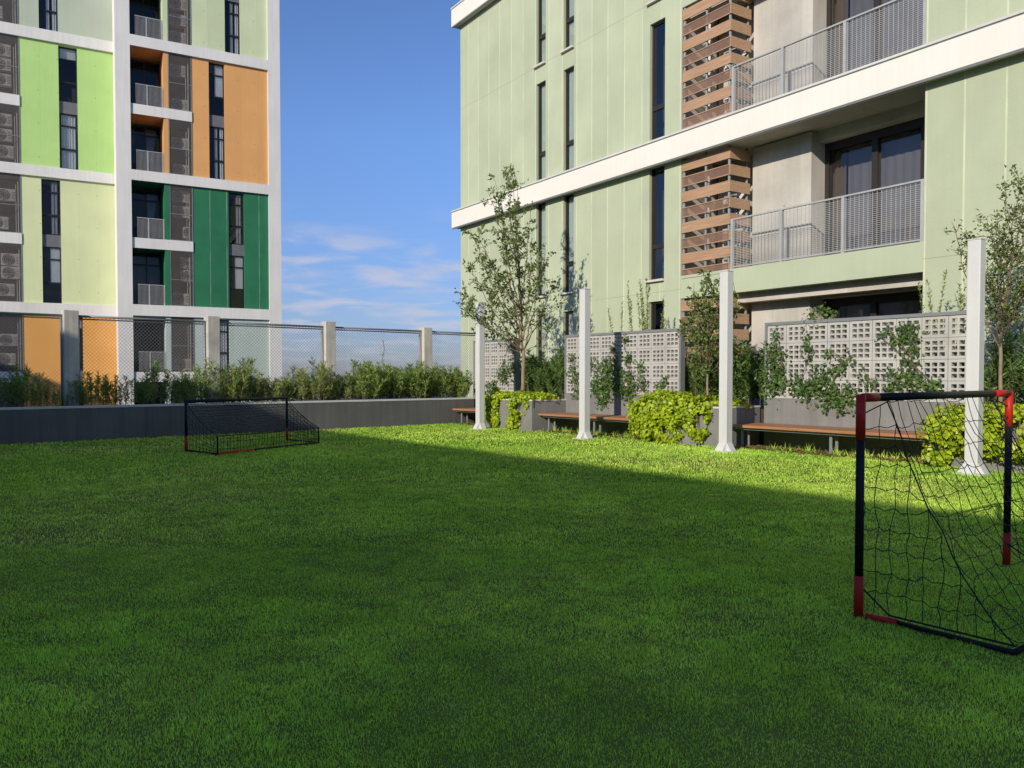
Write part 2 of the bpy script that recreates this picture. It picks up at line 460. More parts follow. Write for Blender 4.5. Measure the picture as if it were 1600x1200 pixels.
def grass_material(name, base=False):
    m, nt, out = newmat(name)
    t = nt.nodes.new('ShaderNodeTexCoord').outputs['Object']
    big = noise(nt, t, 0.35, 3); mid = noise(nt, t, 1.7, 4)
    g = mixc(nt, rng_map(nt, big, 0.35, 0.65, 0, 1), (0.37, 0.60, 0.07), (0.57, 0.73, 0.125))
    g = mixc(nt, rng_map(nt, mid, 0.35, 0.68, 0, 0.55), g, (0.25, 0.42, 0.055))
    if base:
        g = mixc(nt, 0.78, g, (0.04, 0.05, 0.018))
        b = nt.nodes.new('ShaderNodeBsdfPrincipled'); b.inputs['Roughness'].default_value = 0.95
        b.inputs['Specular IOR Level'].default_value = 0.05
        nt.links.new(g, b.inputs['Base Color'])
        nt.links.new(b.outputs[0], out.inputs['Surface'])
        return m
    at = nt.nodes.new('ShaderNodeAttribute'); at.attribute_name = 'tone'
    fresh = rng_map(nt, at.outputs['Fac'], 0.0, 0.7, 0.42, 1.85)
    vm = nt.nodes.new('ShaderNodeVectorMath'); vm.operation = 'SCALE'
    nt.links.new(g, vm.inputs[0]); nt.links.new(fresh, vm.inputs['Scale'])
    colour = mixc(nt, rng_map(nt, at.outputs['Fac'], 0.72, 1.0, 0, 1), vm.outputs[0], (0.42, 0.31, 0.16))
    b = nt.nodes.new('ShaderNodeBsdfPrincipled'); b.inputs['Roughness'].default_value = 0.5
    b.inputs['Specular IOR Level'].default_value = 0.08
    nt.links.new(colour, b.inputs['Base Color'])
    tl = nt.nodes.new('ShaderNodeBsdfTranslucent')
    nt.links.new(mixc(nt, 1.0, colour, (1.2, 1.25, 0.6), 'MULTIPLY'), tl.inputs['Color'])
    mx = nt.nodes.new('ShaderNodeMixShader'); mx.inputs[0].default_value = 0.4
    nt.links.new(b.outputs[0], mx.inputs[1]); nt.links.new(tl.outputs[0], mx.inputs[2])
    nt.links.new(mx.outputs[0], out.inputs['Surface'])
    return m
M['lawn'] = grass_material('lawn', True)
M['blade'] = grass_material('blade')
M['far_land'] = paint('far_land', (0.09, 0.13, 0.19), 0.95, 0.2, 0.01, 0, 0)  # bluish horizon haze is put into the colour of the land

# ------------------------------------------------------------------ ground
def sheet(name, pts, m, kind='structure'):
    b = MB(); n = len(pts); b.v = [tuple(p) for p in pts]; b.f = [tuple(range(n))]
    o = b.build(name, m); tag(o, kind=kind); return o

g = [FF.w(-40, 0.3), FF.w(12.6, 0.3), FG.w(-20.4, 15.4), FG.w(40, 15.4), Vector((0, -60, 0)), Vector((-42, -42, 0))]
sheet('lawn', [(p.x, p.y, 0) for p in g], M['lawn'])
sheet('far_ground', [(-9000, -9000, -9.5), (9000, -9000, -9.5), (9000, 9000, -9.5), (-9000, 9000, -9.5)], M['far_land'])
# planting bed behind the breeze walls
bb = MB(); bb.box(-20.2, 8, 14.12, 15.35, 0.01, 0.72)
o = bb.build('planting_bed', M['soil']); o.location = (0, 0, 0); o.rotation_euler = (0, 0, FG.rz); tag(o, kind='structure')

# ------------------------------------------------------------------ facade helpers
def holed(mb, x0, x1, z0, z1, holes, y, reveal):
    """a wall face at depth y with rectangular holes (hx0,hx1,hz0,hz1) whose reveals run in by `reveal`"""
    xs = sorted({x0, x1} | {h[0] for h in holes} | {h[1] for h in holes})
    zs = sorted({z0, z1} | {h[2] for h in holes} | {h[3] for h in holes})
    xs = [x for x in xs if x0 <= x <= x1]; zs = [z for z in zs if z0 <= z <= z1]
    for i in range(len(xs) - 1):
        for j in range(len(zs) - 1):
            mx_, mz_ = (xs[i] + xs[i + 1]) / 2, (zs[j] + zs[j + 1]) / 2
            if any(h[0] < mx_ < h[1] and h[2] < mz_ < h[3] for h in holes): continue
            mb.quad((xs[i], y, zs[j]), (xs[i + 1], y, zs[j]), (xs[i + 1], y, zs[j + 1]), (xs[i], y, zs[j + 1]))
    for a, b, c, d in holes:
        y2 = y + reveal
        mb.quad((a, y, c), (a, y, d), (a, y2, d), (a, y2, c))
        mb.quad((b, y, d), (b, y, c), (b, y2, c), (b, y2, d))
        mb.quad((a, y, d), (b, y, d), (b, y2, d), (a, y2, d))
        mb.quad((a, y, c), (a, y2, c), (b, y2, c), (b, y, c))

def cloth(x0, x1, y, z0, z1, folds, amp):
    mb = MB(); n = folds * 6
    for i in range(n):
        xa = x0 + (x1 - x0) * i / n; xb = x0 + (x1 - x0) * (i + 1) / n
        ya = y + amp * math.sin(i / n * folds * 2 * math.pi); yb = y + amp * math.sin((i + 1) / n * folds * 2 * math.pi)
        mb.quad((xa, ya, z0), (xb, yb, z0), (xb, yb, z1), (xa, ya, z1))
    return mb

def window(parent, x0, x1, z0, z1, y, splits, fmat, gmat, bar=0.05, curtain=None, blind=None):
    """frame with transoms at the heights `splits` (fractions); pane and curtain behind it are its sub-parts"""
    mb = MB(); d0, d1 = y, y + 0.07
    mb.box(x0, x0 + bar, d0, d1, z0, z1); mb.box(x1 - bar, x1, d0, d1, z0, z1)
    mb.box(x0 + bar, x1 - bar, d0, d1, z0, z0 + bar); mb.box(x0 + bar, x1 - bar, d0, d1, z1 - bar, z1)
    for s, wd in splits:
        zz = z0 + (z1 - z0) * s
        mb.box(x0 + bar, x1 - bar, d0 + 0.004, d1, zz - wd / 2, zz + wd / 2)
    f = mb.build('window', fmat, parent)
    p = MB(); p.quad((x0 + bar, y + 0.04, z0 + bar), (x1 - bar, y + 0.04, z0 + bar), (x1 - bar, y + 0.04, z1 - bar), (x0 + bar, y + 0.04, z1 - bar))
    p.build('pane', gmat, f)
    if curtain:
        for a, b, mm in curtain:
            cloth(x0 + bar + (x1 - x0 - 2 * bar) * a, x0 + bar + (x1 - x0 - 2 * bar) * b, y + 0.095, z0 + 0.02, z1 - 0.03, max(2, int((b - a) * 6)), 0.018).build('curtain', mm, f, True)
    if blind:
        a, b, za, zb, mm = blind
        q = MB(); q.box(x0 + (x1 - x0) * a, x0 + (x1 - x0) * b, y + 0.08, y + 0.09, z0 + (z1 - z0) * za, z0 + (z1 - z0) * zb)
        q.build('blind', mm, f)
    return f

# ------------------------------------------------------------------ the colourful tower on the left
T = root('apartment_building', FL.w(0, 0, 0), FL.rz,
         label='tall white framed apartment tower with orange, lime, pale and dark green panels beyond the fence', cat='building')
ZB = [(-2.1, -1.6), (4.3, 4.83), (10.71, 11.2), (17.02, 17.53), (23.4, 23.9)]       # main bands
ZM = [(1.13, 1.61), (7.52, 8.01), (13.85, 14.33), (20.2, 20.7)]                     # short slabs between
XL, XR = -0.42, 7.2
fr = MB()
for xa, xb in ((XL, 0.22), (6.59, XR)): MB().box(xa, xb, 0, 1.9, -9.4, 24).build('white_pier', M['white_tower'], T)
for a, b in ZB: MB().box(0.22, 6.59, 0.0, 1.9, a, b).build('white_band', M['white_tower'], T)
for a, b in ZB: MB().box(-9.5, XL, 1.4, 3.2, a, b).build('white_band', M['white_tower'], T)
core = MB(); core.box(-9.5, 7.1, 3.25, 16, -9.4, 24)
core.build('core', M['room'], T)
sd = MB(); sd.box(XR - 0.12, XR, 1.9, 16, -9.4, 24); sd.build('end_wall', M['white_tower'], T)
rf = MB(); rf.box(-9.5, XR, 0.1, 16, 24.0, 24.5); rf.build('roof', M['white_tower'], T)
for a, b in ZM:
    MB().box(0.22, 2.95, 0.07, 1.9, a, b).build('floor_slab', M['white_tower'], T)
    MB().box(-6.4, -4.3, 1.46, 3.2, a, b).build('floor_slab', M['white_tower'], T)

def ac_unit(parent, x, y, z, w=0.78, h=0.56, fan=0.33):
    b = MB(); b.box(x, x + w, y, y + 0.3, z, z + h)
    o = b.build('air_conditioner', M['ac_white'], parent, bevel=0.02)
    f = MB(); cxx, czz = x + w * 0.38, z + h / 2
    for r in (fan * 0.7, fan * 0.5, fan * 0.3, fan * 0.12):
        pts = [(cxx + r * math.cos(a), y - 0.012, czz + r * math.sin(a)) for a in np.linspace(0, 2 * math.pi, 17)]
        f.tube(pts, 0.014, 4, False)
    for a in np.linspace(0, math.pi, 5)[:-1]:
        r = fan * 0.7
        f.tube([(cxx - r * math.cos(a), y - 0.01, czz - r * math.sin(a)), (cxx + r * math.cos(a), y - 0.01, czz + r * math.sin(a))], 0.008, 4)
    for k in range(5):
        f.box(x + w * 0.78, x + w * 0.96, y - 0.008, y + 0.0, z + h * (0.2 + k * 0.13), z + h * (0.24 + k * 0.13))
    f.build('fan_grille', M['ac_dark'], o)
    return o

def panel_face(name, m, x0, x1, z0, z1, y, holes, reveal=0.16):
    b = MB(); holed(b, x0, x1, z0, z1, holes, y, reveal)
    return b.build(name, m, T)

def screen_bay(x0, x1, z0, z1, y, units):
    """the perforated service screen with its frame, cavity and machines behind"""
    b = MB(); t = 0.035
    b.box(x0, x0 + t, y, y + 0.05, z0, z1); b.box(x1 - t, x1, y, y + 0.05, z0, z1)
    b.box(x0 + t, x1 - t, y, y + 0.05, z0, z0 + t); b.box(x0 + t, x1 - t, y, y + 0.05, z1 - t, z1)
    zz = z0 + (z1 - z0) * 0.47
    b.box(x0 + t, x1 - t, y + 0.003, y + 0.04, zz, zz + 0.03)
    f = b.build('screen_frame', M['steel_grey'], T)
    q = MB(); q.quad((x0 + t, y + 0.02, z0 + t), (x1 - t, y + 0.02, z0 + t), (x1 - t, y + 0.02, z1 - t), (x0 + t, y + 0.02, z1 - t))
    q.build('perforated_sheet', M['screen'], f)
    for dx, dz in units: ac_unit(T, x0 + dx, y + 0.35, z0 + dz)
    p = MB(); px_ = x1 - 0.12
    p.tube([(px_, y + 0.3, z0 + 0.02), (px_, y + 0.3, z1 - 0.02)], 0.03, 6); p.tube([(px_ - 0.1, y + 0.4, z0 + 0.02), (px_ - 0.1, y + 0.4, z1 - 0.4)], 0.02, 6)
    p.build('service_pipe', M['ac_white'], T)

SPL = [(0.78, 0.05), (0.36, 0.08)]
def win_col(x0, x1, spans, y, curt):
    """one window per storey in the same column with a grey spandrel at the floor between"""
    for k, (z0, z1) in enumerate(spans):
        c = curt[k] if k < len(curt) else None
        cu = None; bl = None
        if c == 'two': cu = [(0.36, 0.56, M['curtain']), (0.72, 1.0, M['curtain'])]
        elif c == 'full': cu = [(0.05, 0.95, M['curtain'])]
        elif c == 'dim': cu = [(0.5, 0.9, M['dim_curtain'])]
        elif c == 'half': bl = (0.42, 0.98, 0.37, 0.98, M['curtain'])
        elif c == 'top': bl = (0.05, 0.95, 0.8, 0.98, M['curtain'])
        window(T, x0, x1, z0, z1, y + 0.13, SPL, M['frame'], M['glass'], 0.05, cu, bl)
    if len(spans) == 2:
        b = MB(); b.box(x0, x1, y + 0.10, y + 0.16, spans[0][1], spans[1][0]); b.build('spandrel', M['spandrel'], T)

def balcony(m, z0, z1, curt):
    """recessed balcony x .22-1.67: coloured sides, dark glazed door, railing"""
    b = MB()
    b.quad((1.67, 0.12, z0), (1.67, 1.75, z0), (1.67, 1.75, z1), (1.67, 0.12, z1))
    b.box(1.672, 1.888, 0.10, 1.75, z0, z1)
    b.build('side_fin', m, T)
    c = MB(); c.quad((0.22, 0.05, z1 - 0.004), (1.67, 0.05, z1 - 0.004), (1.67, 1.8, z1 - 0.004), (0.22, 1.8, z1 - 0.004)); c.build('balcony_ceiling', m, T)
    f = MB(); y = 1.55; zt = z1 - 0.12
    for xx in (0.22, 0.93, 1.61): f.box(xx, xx + 0.06, y, y + 0.06, z0, zt)
    f.box(0.28, 1.61, y + 0.003, y + 0.055, zt - 0.06, zt); f.box(0.28, 1.61, y + 0.003, y + 0.055, z0 + 2.05, z0 + 2.12); f.box(0.28, 1.61, y + 0.003, y + 0.055, z0, z0 + 0.06)
    d = f.build('balcony_door', M['frame'], T)
    p = MB(); p.quad((0.25, y + 0.03, z0 + 0.03), (1.64, y + 0.03, z0 + 0.03), (1.64, y + 0.03, zt), (0.25, y + 0.03, zt)); p.build('pane', M['dark_glass'], d)
    if curt == 'swept':
        q = MB()
        for k in range(7):
            xa = 1.05 + k * 0.07; q.tube([(xa, y + 0.2, zt - 0.1), (xa + 0.02 - 0.03 * k, y + 0.22, z0 + 1.2), (1.1 + k * 0.03, y + 0.2, z0 + 0.1)], 0.04, 5)
        q.build('curtain', M['curtain'], d, True)
    elif curt == 'shut':
        cloth(0.3, 1.6, y + 0.2, z0 + 0.05, zt - 0.05, 3, 0.01).build('curtain', M['dim_curtain'], d)
    r = MB(); yr = 0.12; zr = z0 + 0.98
    r.box(0.45, 1.66, yr, yr + 0.04, zr - 0.03, zr)
    for xx in (0.93, 1.60): r.box(xx, xx + 0.05, yr, yr + 0.04, z0, zr - 0.03)
    for k in range(22): 
        xx = 0.47 + k * 0.053
        r.box(xx, xx + 0.010, yr + 0.014, yr + 0.026, z0 + 0.04, zr - 0.03)
    rr = r.build('railing', M['galvanised'], T)
    gq = MB(); gq.quad((0.45, yr + 0.03, z0 + 0.04), (1.62, yr + 0.03, z0 + 0.04), (1.62, yr + 0.03, zr - 0.04), (0.45, yr + 0.03, zr - 0.04)); gq.build('railing_panel', M['rail_panel'], rr)

def sect_right(key, z0, z1, zm, wx, curt, units, curtb):
    """two storeys between main bands on the right block"""
    spans = [(z0, zm[0]), (zm[1], z1)]
    y = 0.12
    wz = [(z0 + 0.02, zm[0] - 0.02), (zm[1] + 0.05, z1 - 0.08)]
    panel_face('colour_panel', M[key], 2.95, 6.59, z0, z1, y, [(wx[0], wx[1], z0 + 0.02, z1 - 0.08)])
    win_col(wx[0], wx[1], wz, y, curt)
    for (a, b), u, cb in zip(spans, units, curtb):
        balcony(M[key], a, b, cb)
        screen_bay(1.9, 2.95, a, b, 0.10, u)
    s = MB(); s.box(1.9, 2.95, 1.5, 1.52, z0, zm[0]); s.box(1.9, 2.95, 1.5, 1.52, zm[1], z1); s.build('cavity_wall', M['spandrel'], T)

sect_right('grey_green', -1.6, 4.3, ZM[0], (3.88, 4.62), ['two', 'full'], [[(0.1, 0.2)], [(0.15, 0.1)]], [None, None])
sect_right('dark_green', 4.83, 10.71, ZM[1], (4.63, 5.38), ['half', 'dim'], [[(0.5, 1.9), (0.5, 1.25), (0.1, 0.1)], [(0.12, 1.95), (0.15, 1.2), (0.6, 0.2)]], ['shut', 'swept'])
sect_right('orange', 11.2, 17.02, ZM[2], (3.75, 4.49), ['two', 'half'], [[(0.15, 1.35), (0.2, 0.05)], [(0.05, 1.75), (0.15, 0.1)]], ['swept', None])
sect_right('pale_green', 17.53, 23.4, ZM[3], (4.53, 5.27), ['two', 'two'], [[(0.1, 1.8), (0.1, 1.0), (0.1, 0.15)], [(0.1, 0.2)]], [None, None])

def sect_left(key, z0, z1, zm, wx, curt, units):
    y = 1.51
    wz = [(z0 + 0.02, zm[0] - 0.02), (zm[1] + 0.05, z1 - 0.08)]
    panel_face('colour_panel', M[key], -4.3, XL, z0, z1, y, [(wx[0], wx[1], z0 + 0.02, z1 - 0.08)])
    win_col(wx[0], wx[1], wz, y, curt)
    for (a, b), u in zip([(z0, zm[0]), (zm[1], z1)], units): screen_bay(-6.0, -4.3, a, b, 1.49, u)
    s = MB(); s.box(-6.0, -4.3, 2.7, 2.72, z0, zm[0]); s.box(-6.0, -4.3, 2.7, 2.72, zm[1], z1); s.build('cavity_wall', M['spandrel'], T)
    panel_face('colour_panel', M[key], -9.5, -6.0, z0, z1, y, [])

sect_left('bright_orange', -1.6, 4.3, ZM[0], (-2.62, -1.86), [None, 'top'], [[(0.6, 0.2)], [(0.7, 1.2), (0.6, 0.3)]])
sect_left('yellow_green', 4.83, 10.71, ZM[1], (-3.49, -2.72), ['half', 'dim'], [[(0.85, 1.7), (0.85, 1.1), (0.6, 0.3)], [(0.7, 1.5), (0.4, 0.2)]])
sect_left('lime', 11.2, 17.02, ZM[2], (-2.72, -1.95), ['full', 'top'], [[(0.6, 1.75), (0.6, 1.05), (0.65, 0.3)], [(0.6, 1.8), (0.6, 1.15), (0.6, 0.45)]])
sect_left('sage', 17.53, 23.4, ZM[3], (-3.49, -2.72), ['two', 'two'], [[(0.3, 0.3)], [(0.3, 0.3)]])

# ------------------------------------------------------------------ the pale green building on the right
B = root('apartment_building', FR.w(0, 0, 0), FR.rz,
         label='pale green apartment building with white bands, timber screens and balconies behind the garden walls', cat='building')
XA, XS, XC, XE = -17.81, -6.45, -0.08, 9.0        # left corner, recess left, recess right, far right
floors = [(-3.4, -0.5), (0.2, 3.4), (3.98, 6.97), (7.61, 10.8), (11.38, 14.44), (15.1, 18.2)]
wall = MB()
holes = []
WX = [(-12.9, -12.39), (-11.45, -10.93), (-7.63, -7.06)]
for (a, b) in WX:
    for (z0, z1) in floors: holes.append((a, b, z0, z1))
holed(wall, XA, XS, -9.4, 18.5, holes, 0.0, 0.20)
wall.quad((XA, 0, -9.4), (XA, 0, 18.5), (XA, 14, 18.5), (XA, 14, -9.4))
wall.quad((XA, 0, 18.5), (XE, 0, 18.5), (XE, 14, 18.5), (XA, 14, 18.5))
holed(wall, XC, XE, -9.4, 18.5, [], 0.0, 0.2)
wall.quad((XC, 0, -9.4), (XC, 0, 18.5), (XC, 1.35, 18.5), (XC, 1.35, -9.4))
wall.quad((XE, 0, -9.4), (XE, 14, -9.4), (XE, 14, 18.5), (XE, 0, 18.5))
wall.build('wall', M['green_facade'], B)
for z0, z1, zt in ((6.97, 7.56, 7.61), (14.44, 15.08, 15.13)):
    b = MB(); b.box(XA - 0.26, XE + 0.2, -0.24, 0.0, z0, z1); b.box(XA - 0.26, XA, 0.0, 14, z0, z1)
    bo = b.build('white_band', M['white_band'], B)
    c = MB(); c.box(XA - 0.28, XE + 0.22, -0.26, 0.02, z1, zt); c.build('flashing', M['coping'], bo)
    d = MB(); d.box(XA - 0.262, XE + 0.2, -0.243, -0.2, z1 - 0.025, z1 - 0.003); d.build('painted_shadow_gap', M['grey_flashing'], bo)  # solid dark strip under the flashing; a gap's shade put in as colour
    e = MB(); e.box(XS, XC, 0.0, 2.6, z0 + 0.02, zt - 0.06); e.build('balcony_slab', M['soffit'], bo)
    h = MB(); h.box(XA - 0.2, XE, -0.235, -0.19, z0 - 0.05, z0 - 0.001); h.build('drip_rail', M['grey_flashing'], bo)
for z0, z1 in ((3.4, 3.98), (10.8, 11.38)):
    b = MB(); b.box(XS, XC, 0.0, 0.22, z0, z1)
    bo = b.build('green_beam', M['green_beam'], B)
    e = MB(); e.box(XS, XC, 0.3, 0.55, z0 - 0.22, z1 - 0.05); e.box(XS, XC, 0.55, 2.6, z0 + 0.05, z1 - 0.05); e.build('balcony_slab', M['soffit'], bo)
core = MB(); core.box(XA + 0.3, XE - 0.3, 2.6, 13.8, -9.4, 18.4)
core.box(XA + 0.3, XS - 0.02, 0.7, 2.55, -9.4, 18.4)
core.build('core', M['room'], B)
# windows
for i, (a, b) in enumerate(WX):
    for j, (z0, z1) in enumerate(floors):
        if j == 0: continue
        cu = None
        if i < 2: cu = [(0.02, 0.98, M['teal_blind'])]
        w_ = window(B, a, b, z0, z1, 0.085, [(0.30, 0.12)], M['brown_frame'], M['window_glass'], 0.05, cu)
        if j in (2, 4):
            s_ = MB(); s_.box(a - 0.08, b + 0.02, -0.09, 0.12, z0 - 0.06, z0 - 0.002); s_.build('sill', M['sill'], w_)
# recess: concrete pier, glazing, timber screen, railing
PX0, PX1 = -5.02, -3.12     # pier
for j, (z0, z1) in enumerate(floors[1:], 1):
    top = z1 if j % 2 == 0 else z1 + 0.1
    q = MB(); q.box(-4.78, PX1, 0.74, 2.5, z0 - 0.02, top - 0.01); q.build('concrete_pier', M['concrete'], B)
    y = 1.24
    f = MB()
    xs = [PX1 + 0.0, -1.95, -0.86]
    f.box(xs[0], xs[0] + 0.10, y, y + 0.1, z0, z1 - 0.22); f.box(xs[1], xs[1] + 0.14, y - 0.01, y + 0.1, z0, z1 - 0.40); f.box(xs[2], XC - 0.002, y, y + 0.1, z0, z1 - 0.22)
    f.box(xs[0] + 0.10, xs[2], y, y + 0.1, z1 - 0.40, z1 - 0.221); f.box(xs[0] + 0.1, xs[2], y, y + 0.1, z0, z0 + 0.1)
    d = f.build('sliding_door', M['brown_frame'], B)
    p = MB(); p.quad((xs[0] + 0.05, y + 0.06, z0 + 0.05), (xs[2] + 0.02, y + 0.06, z0 + 0.05), (xs[2] + 0.02, y + 0.06, z1 - 0.3), (xs[0] + 0.05, y + 0.06, z1 - 0.3)); p.build('pane', M['door_glass'], d)
    cloth(xs[0] + 0.12, xs[0] + 0.42, y + 0.2, z0 + 0.05, z1 - 0.4, 3, 0.03).build('curtain', M['brown_curtain'], d, True)
    cloth(xs[0] + 0.44, xs[2] + 0.02, y + 0.24, z0 + 0.05, z1 - 0.4, 9, 0.008).build('curtain', M['dim_curtain'], d, True)
    h = MB(); h.box(PX1, XC, 0.95, 1.4, z1 - 0.22, z1 + 0.03); h.build('door_head', M['soffit'], B)
    # the service corridor behind the timber screen
    k = MB(); k.box(XS + 0.03, -4.80, 1.32, 1.36, z0, z1); k.quad((XS + 0.001, 0.0, z0 - 0.02), (XS + 0.001, 1.32, z0 - 0.02), (XS + 0.001, 1.32, z1), (XS + 0.001, 0.0, z1)); k.build('corridor_wall', M['concrete'], B)
    pp = MB(); pp.tube([(-5.95, 0.45, z0), (-5.95, 0.45, z1)], 0.085, 12)
    for zz in (0.5, 1.3, 2.1, 2.7): pp.tube([(-5.95, 0.45, z0 + zz), (-5.95, 0.45, z0 + zz + 0.14)], 0.115, 12)
    pp.build('drain_pipe', M['ac_white'], B, True)
    ac_unit(B, -5.75, 0.8, z0 + 0.35); ac_unit(B, -5.75, 0.8, z0 + 1.45)
    posts = MB()
    for xx, yy in ((-6.40, 0.06), (-5.66, 0.06), (-4.915, 0.06), (-4.915, 0.68)): posts.tube([(xx, yy, z0 - 0.02), (xx, yy, z1)], 0.035, 8)
    scr = posts.build('timber_screen', M['steel_grey'], B)
    bo = MB(); cm = MB()
    ztop = z1 - 0.07
    for k in range(4):
        za, zb = ztop - 0.785 * k - 0.26, ztop - 0.785 * k
        bo.box(-6.43, -4.87, 0.0, 0.028, za, zb)
        bo.box(-4.868, -4.84, 0.0, 0.72, za, zb)
        z2a, z2b = ztop - 0.42 - 0.785 * k - 0.21, ztop - 0.42 - 0.785 * k
        if z2a > z0 - 0.1:
            bo.box(-4.868, -4.84, 0.0, 0.72, z2a - 0.02, z2b + 0.02)
            cm.quad((-6.43, 0.014, z2a), (-4.87, 0.014, z2a), (-4.87, 0.014, z2b), (-6.43, 0.014, z2b))
            bo.box(-6.43, -4.87, 0.0, 0.03, z2a - 0.022, z2a); bo.box(-6.43, -4.87, 0.0, 0.03, z2b, z2b + 0.022)
    bo.build('boards', M['slat'], scr); cm.build('mesh_panels', M['copper_mesh'], scr)
    if j >= 2:
        zr = z0 + 1.2
        r = MB(); yr = 0.05
        r.box(-4.84, XC - 0.01, yr - 0.02, yr + 0.04, zr - 0.035, zr); r.box(-4.84, XC - 0.01, yr - 0.015, yr + 0.03, z0 + 0.03, z0 + 0.06)
        for xx in (-4.835, -3.42, -1.86, -0.16): r.box(xx, xx + 0.065, yr - 0.03, yr + 0.05, z0 + 0.001, zr - 0.036)
        ra = r.build('railing', M['galvanised'], B)
        me_ = MB()
        n = 46
        for k in range(n):
            xx = -4.76 + (XC - 0.1 + 4.76) * k / n
            me_.box(xx, xx + 0.009, yr, yr + 0.008, z0 + 0.06, zr - 0.036)
        nz = 27
        for k in range(nz):
            zz = z0 + 0.08 + (zr - 0.06 - z0 - 0.08) * k / nz
            me_.box(-4.76, XC - 0.05, yr + 0.009, yr + 0.013, zz, zz + 0.0095)
        me_.build('wire_mesh', M['galvanised'], ra)

# ------------------------------------------------------------------ the block outside the frame that shades the lawn
S = root('apartment_building', FG.w(-20, -14.0, 0), FG.rz,
         label='long cream apartment block beside the lawn, outside the picture, that throws the big shadow', cat='building')
HS = 0.4215 * (8.75 + 14.0)
w_ = MB(); hs = [(x, x + 1.2, z, z + 1.5) for x in np.arange(-38, 48, 3.2) for z in (1.0, 4.2, 7.2)]
holed(w_, -40, 50, 0, HS, hs, 0.0, 0.2)
me = w_
me.v = [(x, -y, z) for x, y, z in me.v]
me.quad((-40, 0, HS), (50, 0, HS), (50, -14, HS), (-40, -14, HS)); me.quad((-40, 0, 0), (-40, 0, HS), (-40, -14, HS), (-40, -14, 0))
me.quad((50, 0, 0), (50, 0, HS), (50, -14, HS), (50, -14, 0)); me.quad((-40, -14, 0), (50, -14, 0), (50, -14, HS), (-40, -14, HS))
me.build('wall', M['white_tower'], S)
g_ = MB()
for a, b, c, d in hs: g_.quad((a, -0.19, c), (b, -0.19, c), (b, -0.19, d), (a, -0.19, d))
gp = g_.build('window_panes', M['room'], S); gp['kind'] = 'stuff'

# ------------------------------------------------------------------ planter wall and chain-link fence on the left
pw = root('planter_wall', FF.w(0, 0, 0), FF.rz, label='long charcoal planter wall with pale coping under the chain-link fence', cat='wall')
b = MB(); b.box(-14, 12.2, 0, 0.16, -0.02, 0.71); b.build('wall', M['charcoal'], pw)
b = MB(); b.box(-14, 12.2, -0.012, 0.19, 0.711, 0.76); b.build('coping', M['coping'], pw, bevel=0.006)
b = MB(); b.box(-14, 12.6, 0.19, 1.7, -0.5, 0.66); b.build('soil', M['soil'], pw)
b = MB(); b.box(-14, 12.6, 1.7, 1.9, -9.4, 0.70); b.build('outer_wall', M['post_concrete'], pw)

fposts = [-1.82, 1.37, 4.55, 7.76, 11.0]
names = ['grey concrete fence post at the left end of the chain-link fence', 'first concrete fence post in view from the left, half in shade before the orange panels',
         'concrete fence post in front of the grey green ground floor of the tower', 'concrete fence post against open sky, a climbing stem at its foot',
         'rightmost concrete fence post, standing alone against the sky over tall shrubs']
tops = [2.86, 2.88, 2.9, 2.91, 2.87]
for x, nm, zt in zip(fposts, names, tops):
    b = MB(); b.box(x, x + 0.30, 0.9, 1.2, 0.6, zt)
    o = b.build('fence_post', M['post_concrete'], None, bevel=0.012)
    o.location = FF.w(0, 0, 0); o.rotation_euler = (0, 0, FF.rz)
    tag(o, nm, 'fence post', 'concrete posts of the chain-link fence')
plabels = ['chain-link panel at the far left in front of the screens and orange wall', 'chain-link panel in front of the bright orange wall and white pier',
           'chain-link panel between the second and third posts, tower corner behind it', 'chain-link panel with only sky behind, widest between two posts',
           'short chain-link panel at the right end, beside the first white pole']
ends = [-1.52, 1.67, 4.85, 8.06, 11.30]; nxt = [1.37, 4.55, 7.76, 11.0, 13.55]
for a, bx, lb in zip(ends, nxt, plabels):
    P = root('chain_link_panel', FF.w(a, 1.05, 0.68), FF.rz, label=lb, cat='fence', group='chain-link panels of the fence')
    Wd = bx - a; Hh = 2.05
    f = MB(); f.tube([(0, 0, Hh + 0.03), (Wd, 0, Hh + 0.03)], 0.027, 8)
    f.tube([(0, 0.05, Hh - 0.03), (Wd, 0.05, Hh - 0.03)], 0.018, 6)
    f.tube([(0.03, 0, 0), (0.03, 0, Hh)], 0.02, 6); f.tube([(Wd - 0.03, 0, 0), (Wd - 0.03, 0, Hh)], 0.02, 6); f.tube([(0.03, 0, 0.02), (Wd - 0.03, 0, 0.02)], 0.015, 6)
    f.build('pipe_frame', M['steel_grey'], P, True)
    n_ = MB(); c = 0.085
    k = -int(Hh / c) - 1
    while k * c < Wd:
        x0 = k * c
        for s_ in (1, -1):
            # the line x = x0 + t (s=1), or mirrored
            t0 = max(0, -x0); t1 = min(Hh, Wd - x0)
            if t1 > t0 + 0.01:
                pa, pb = (x0 + t0, t0), (x0 + t1, t1)
                if s_ < 0: pa, pb = (pa[0], Hh - pa[1]), (pb[0], Hh - pb[1])
                n_.tube([(pa[0], 0.004 * s_, pa[1]), (pb[0], 0.004 * s_, pb[1])], 0.003, 4, False)
        k += 1
    n_.build('wire_mesh', M['wire'], P)

# ------------------------------------------------------------------ garden pieces on the right
def gobj(o): 
    o.location = (0, 0, 0); o.rotation_euler = (0, 0, FG.rz); return o

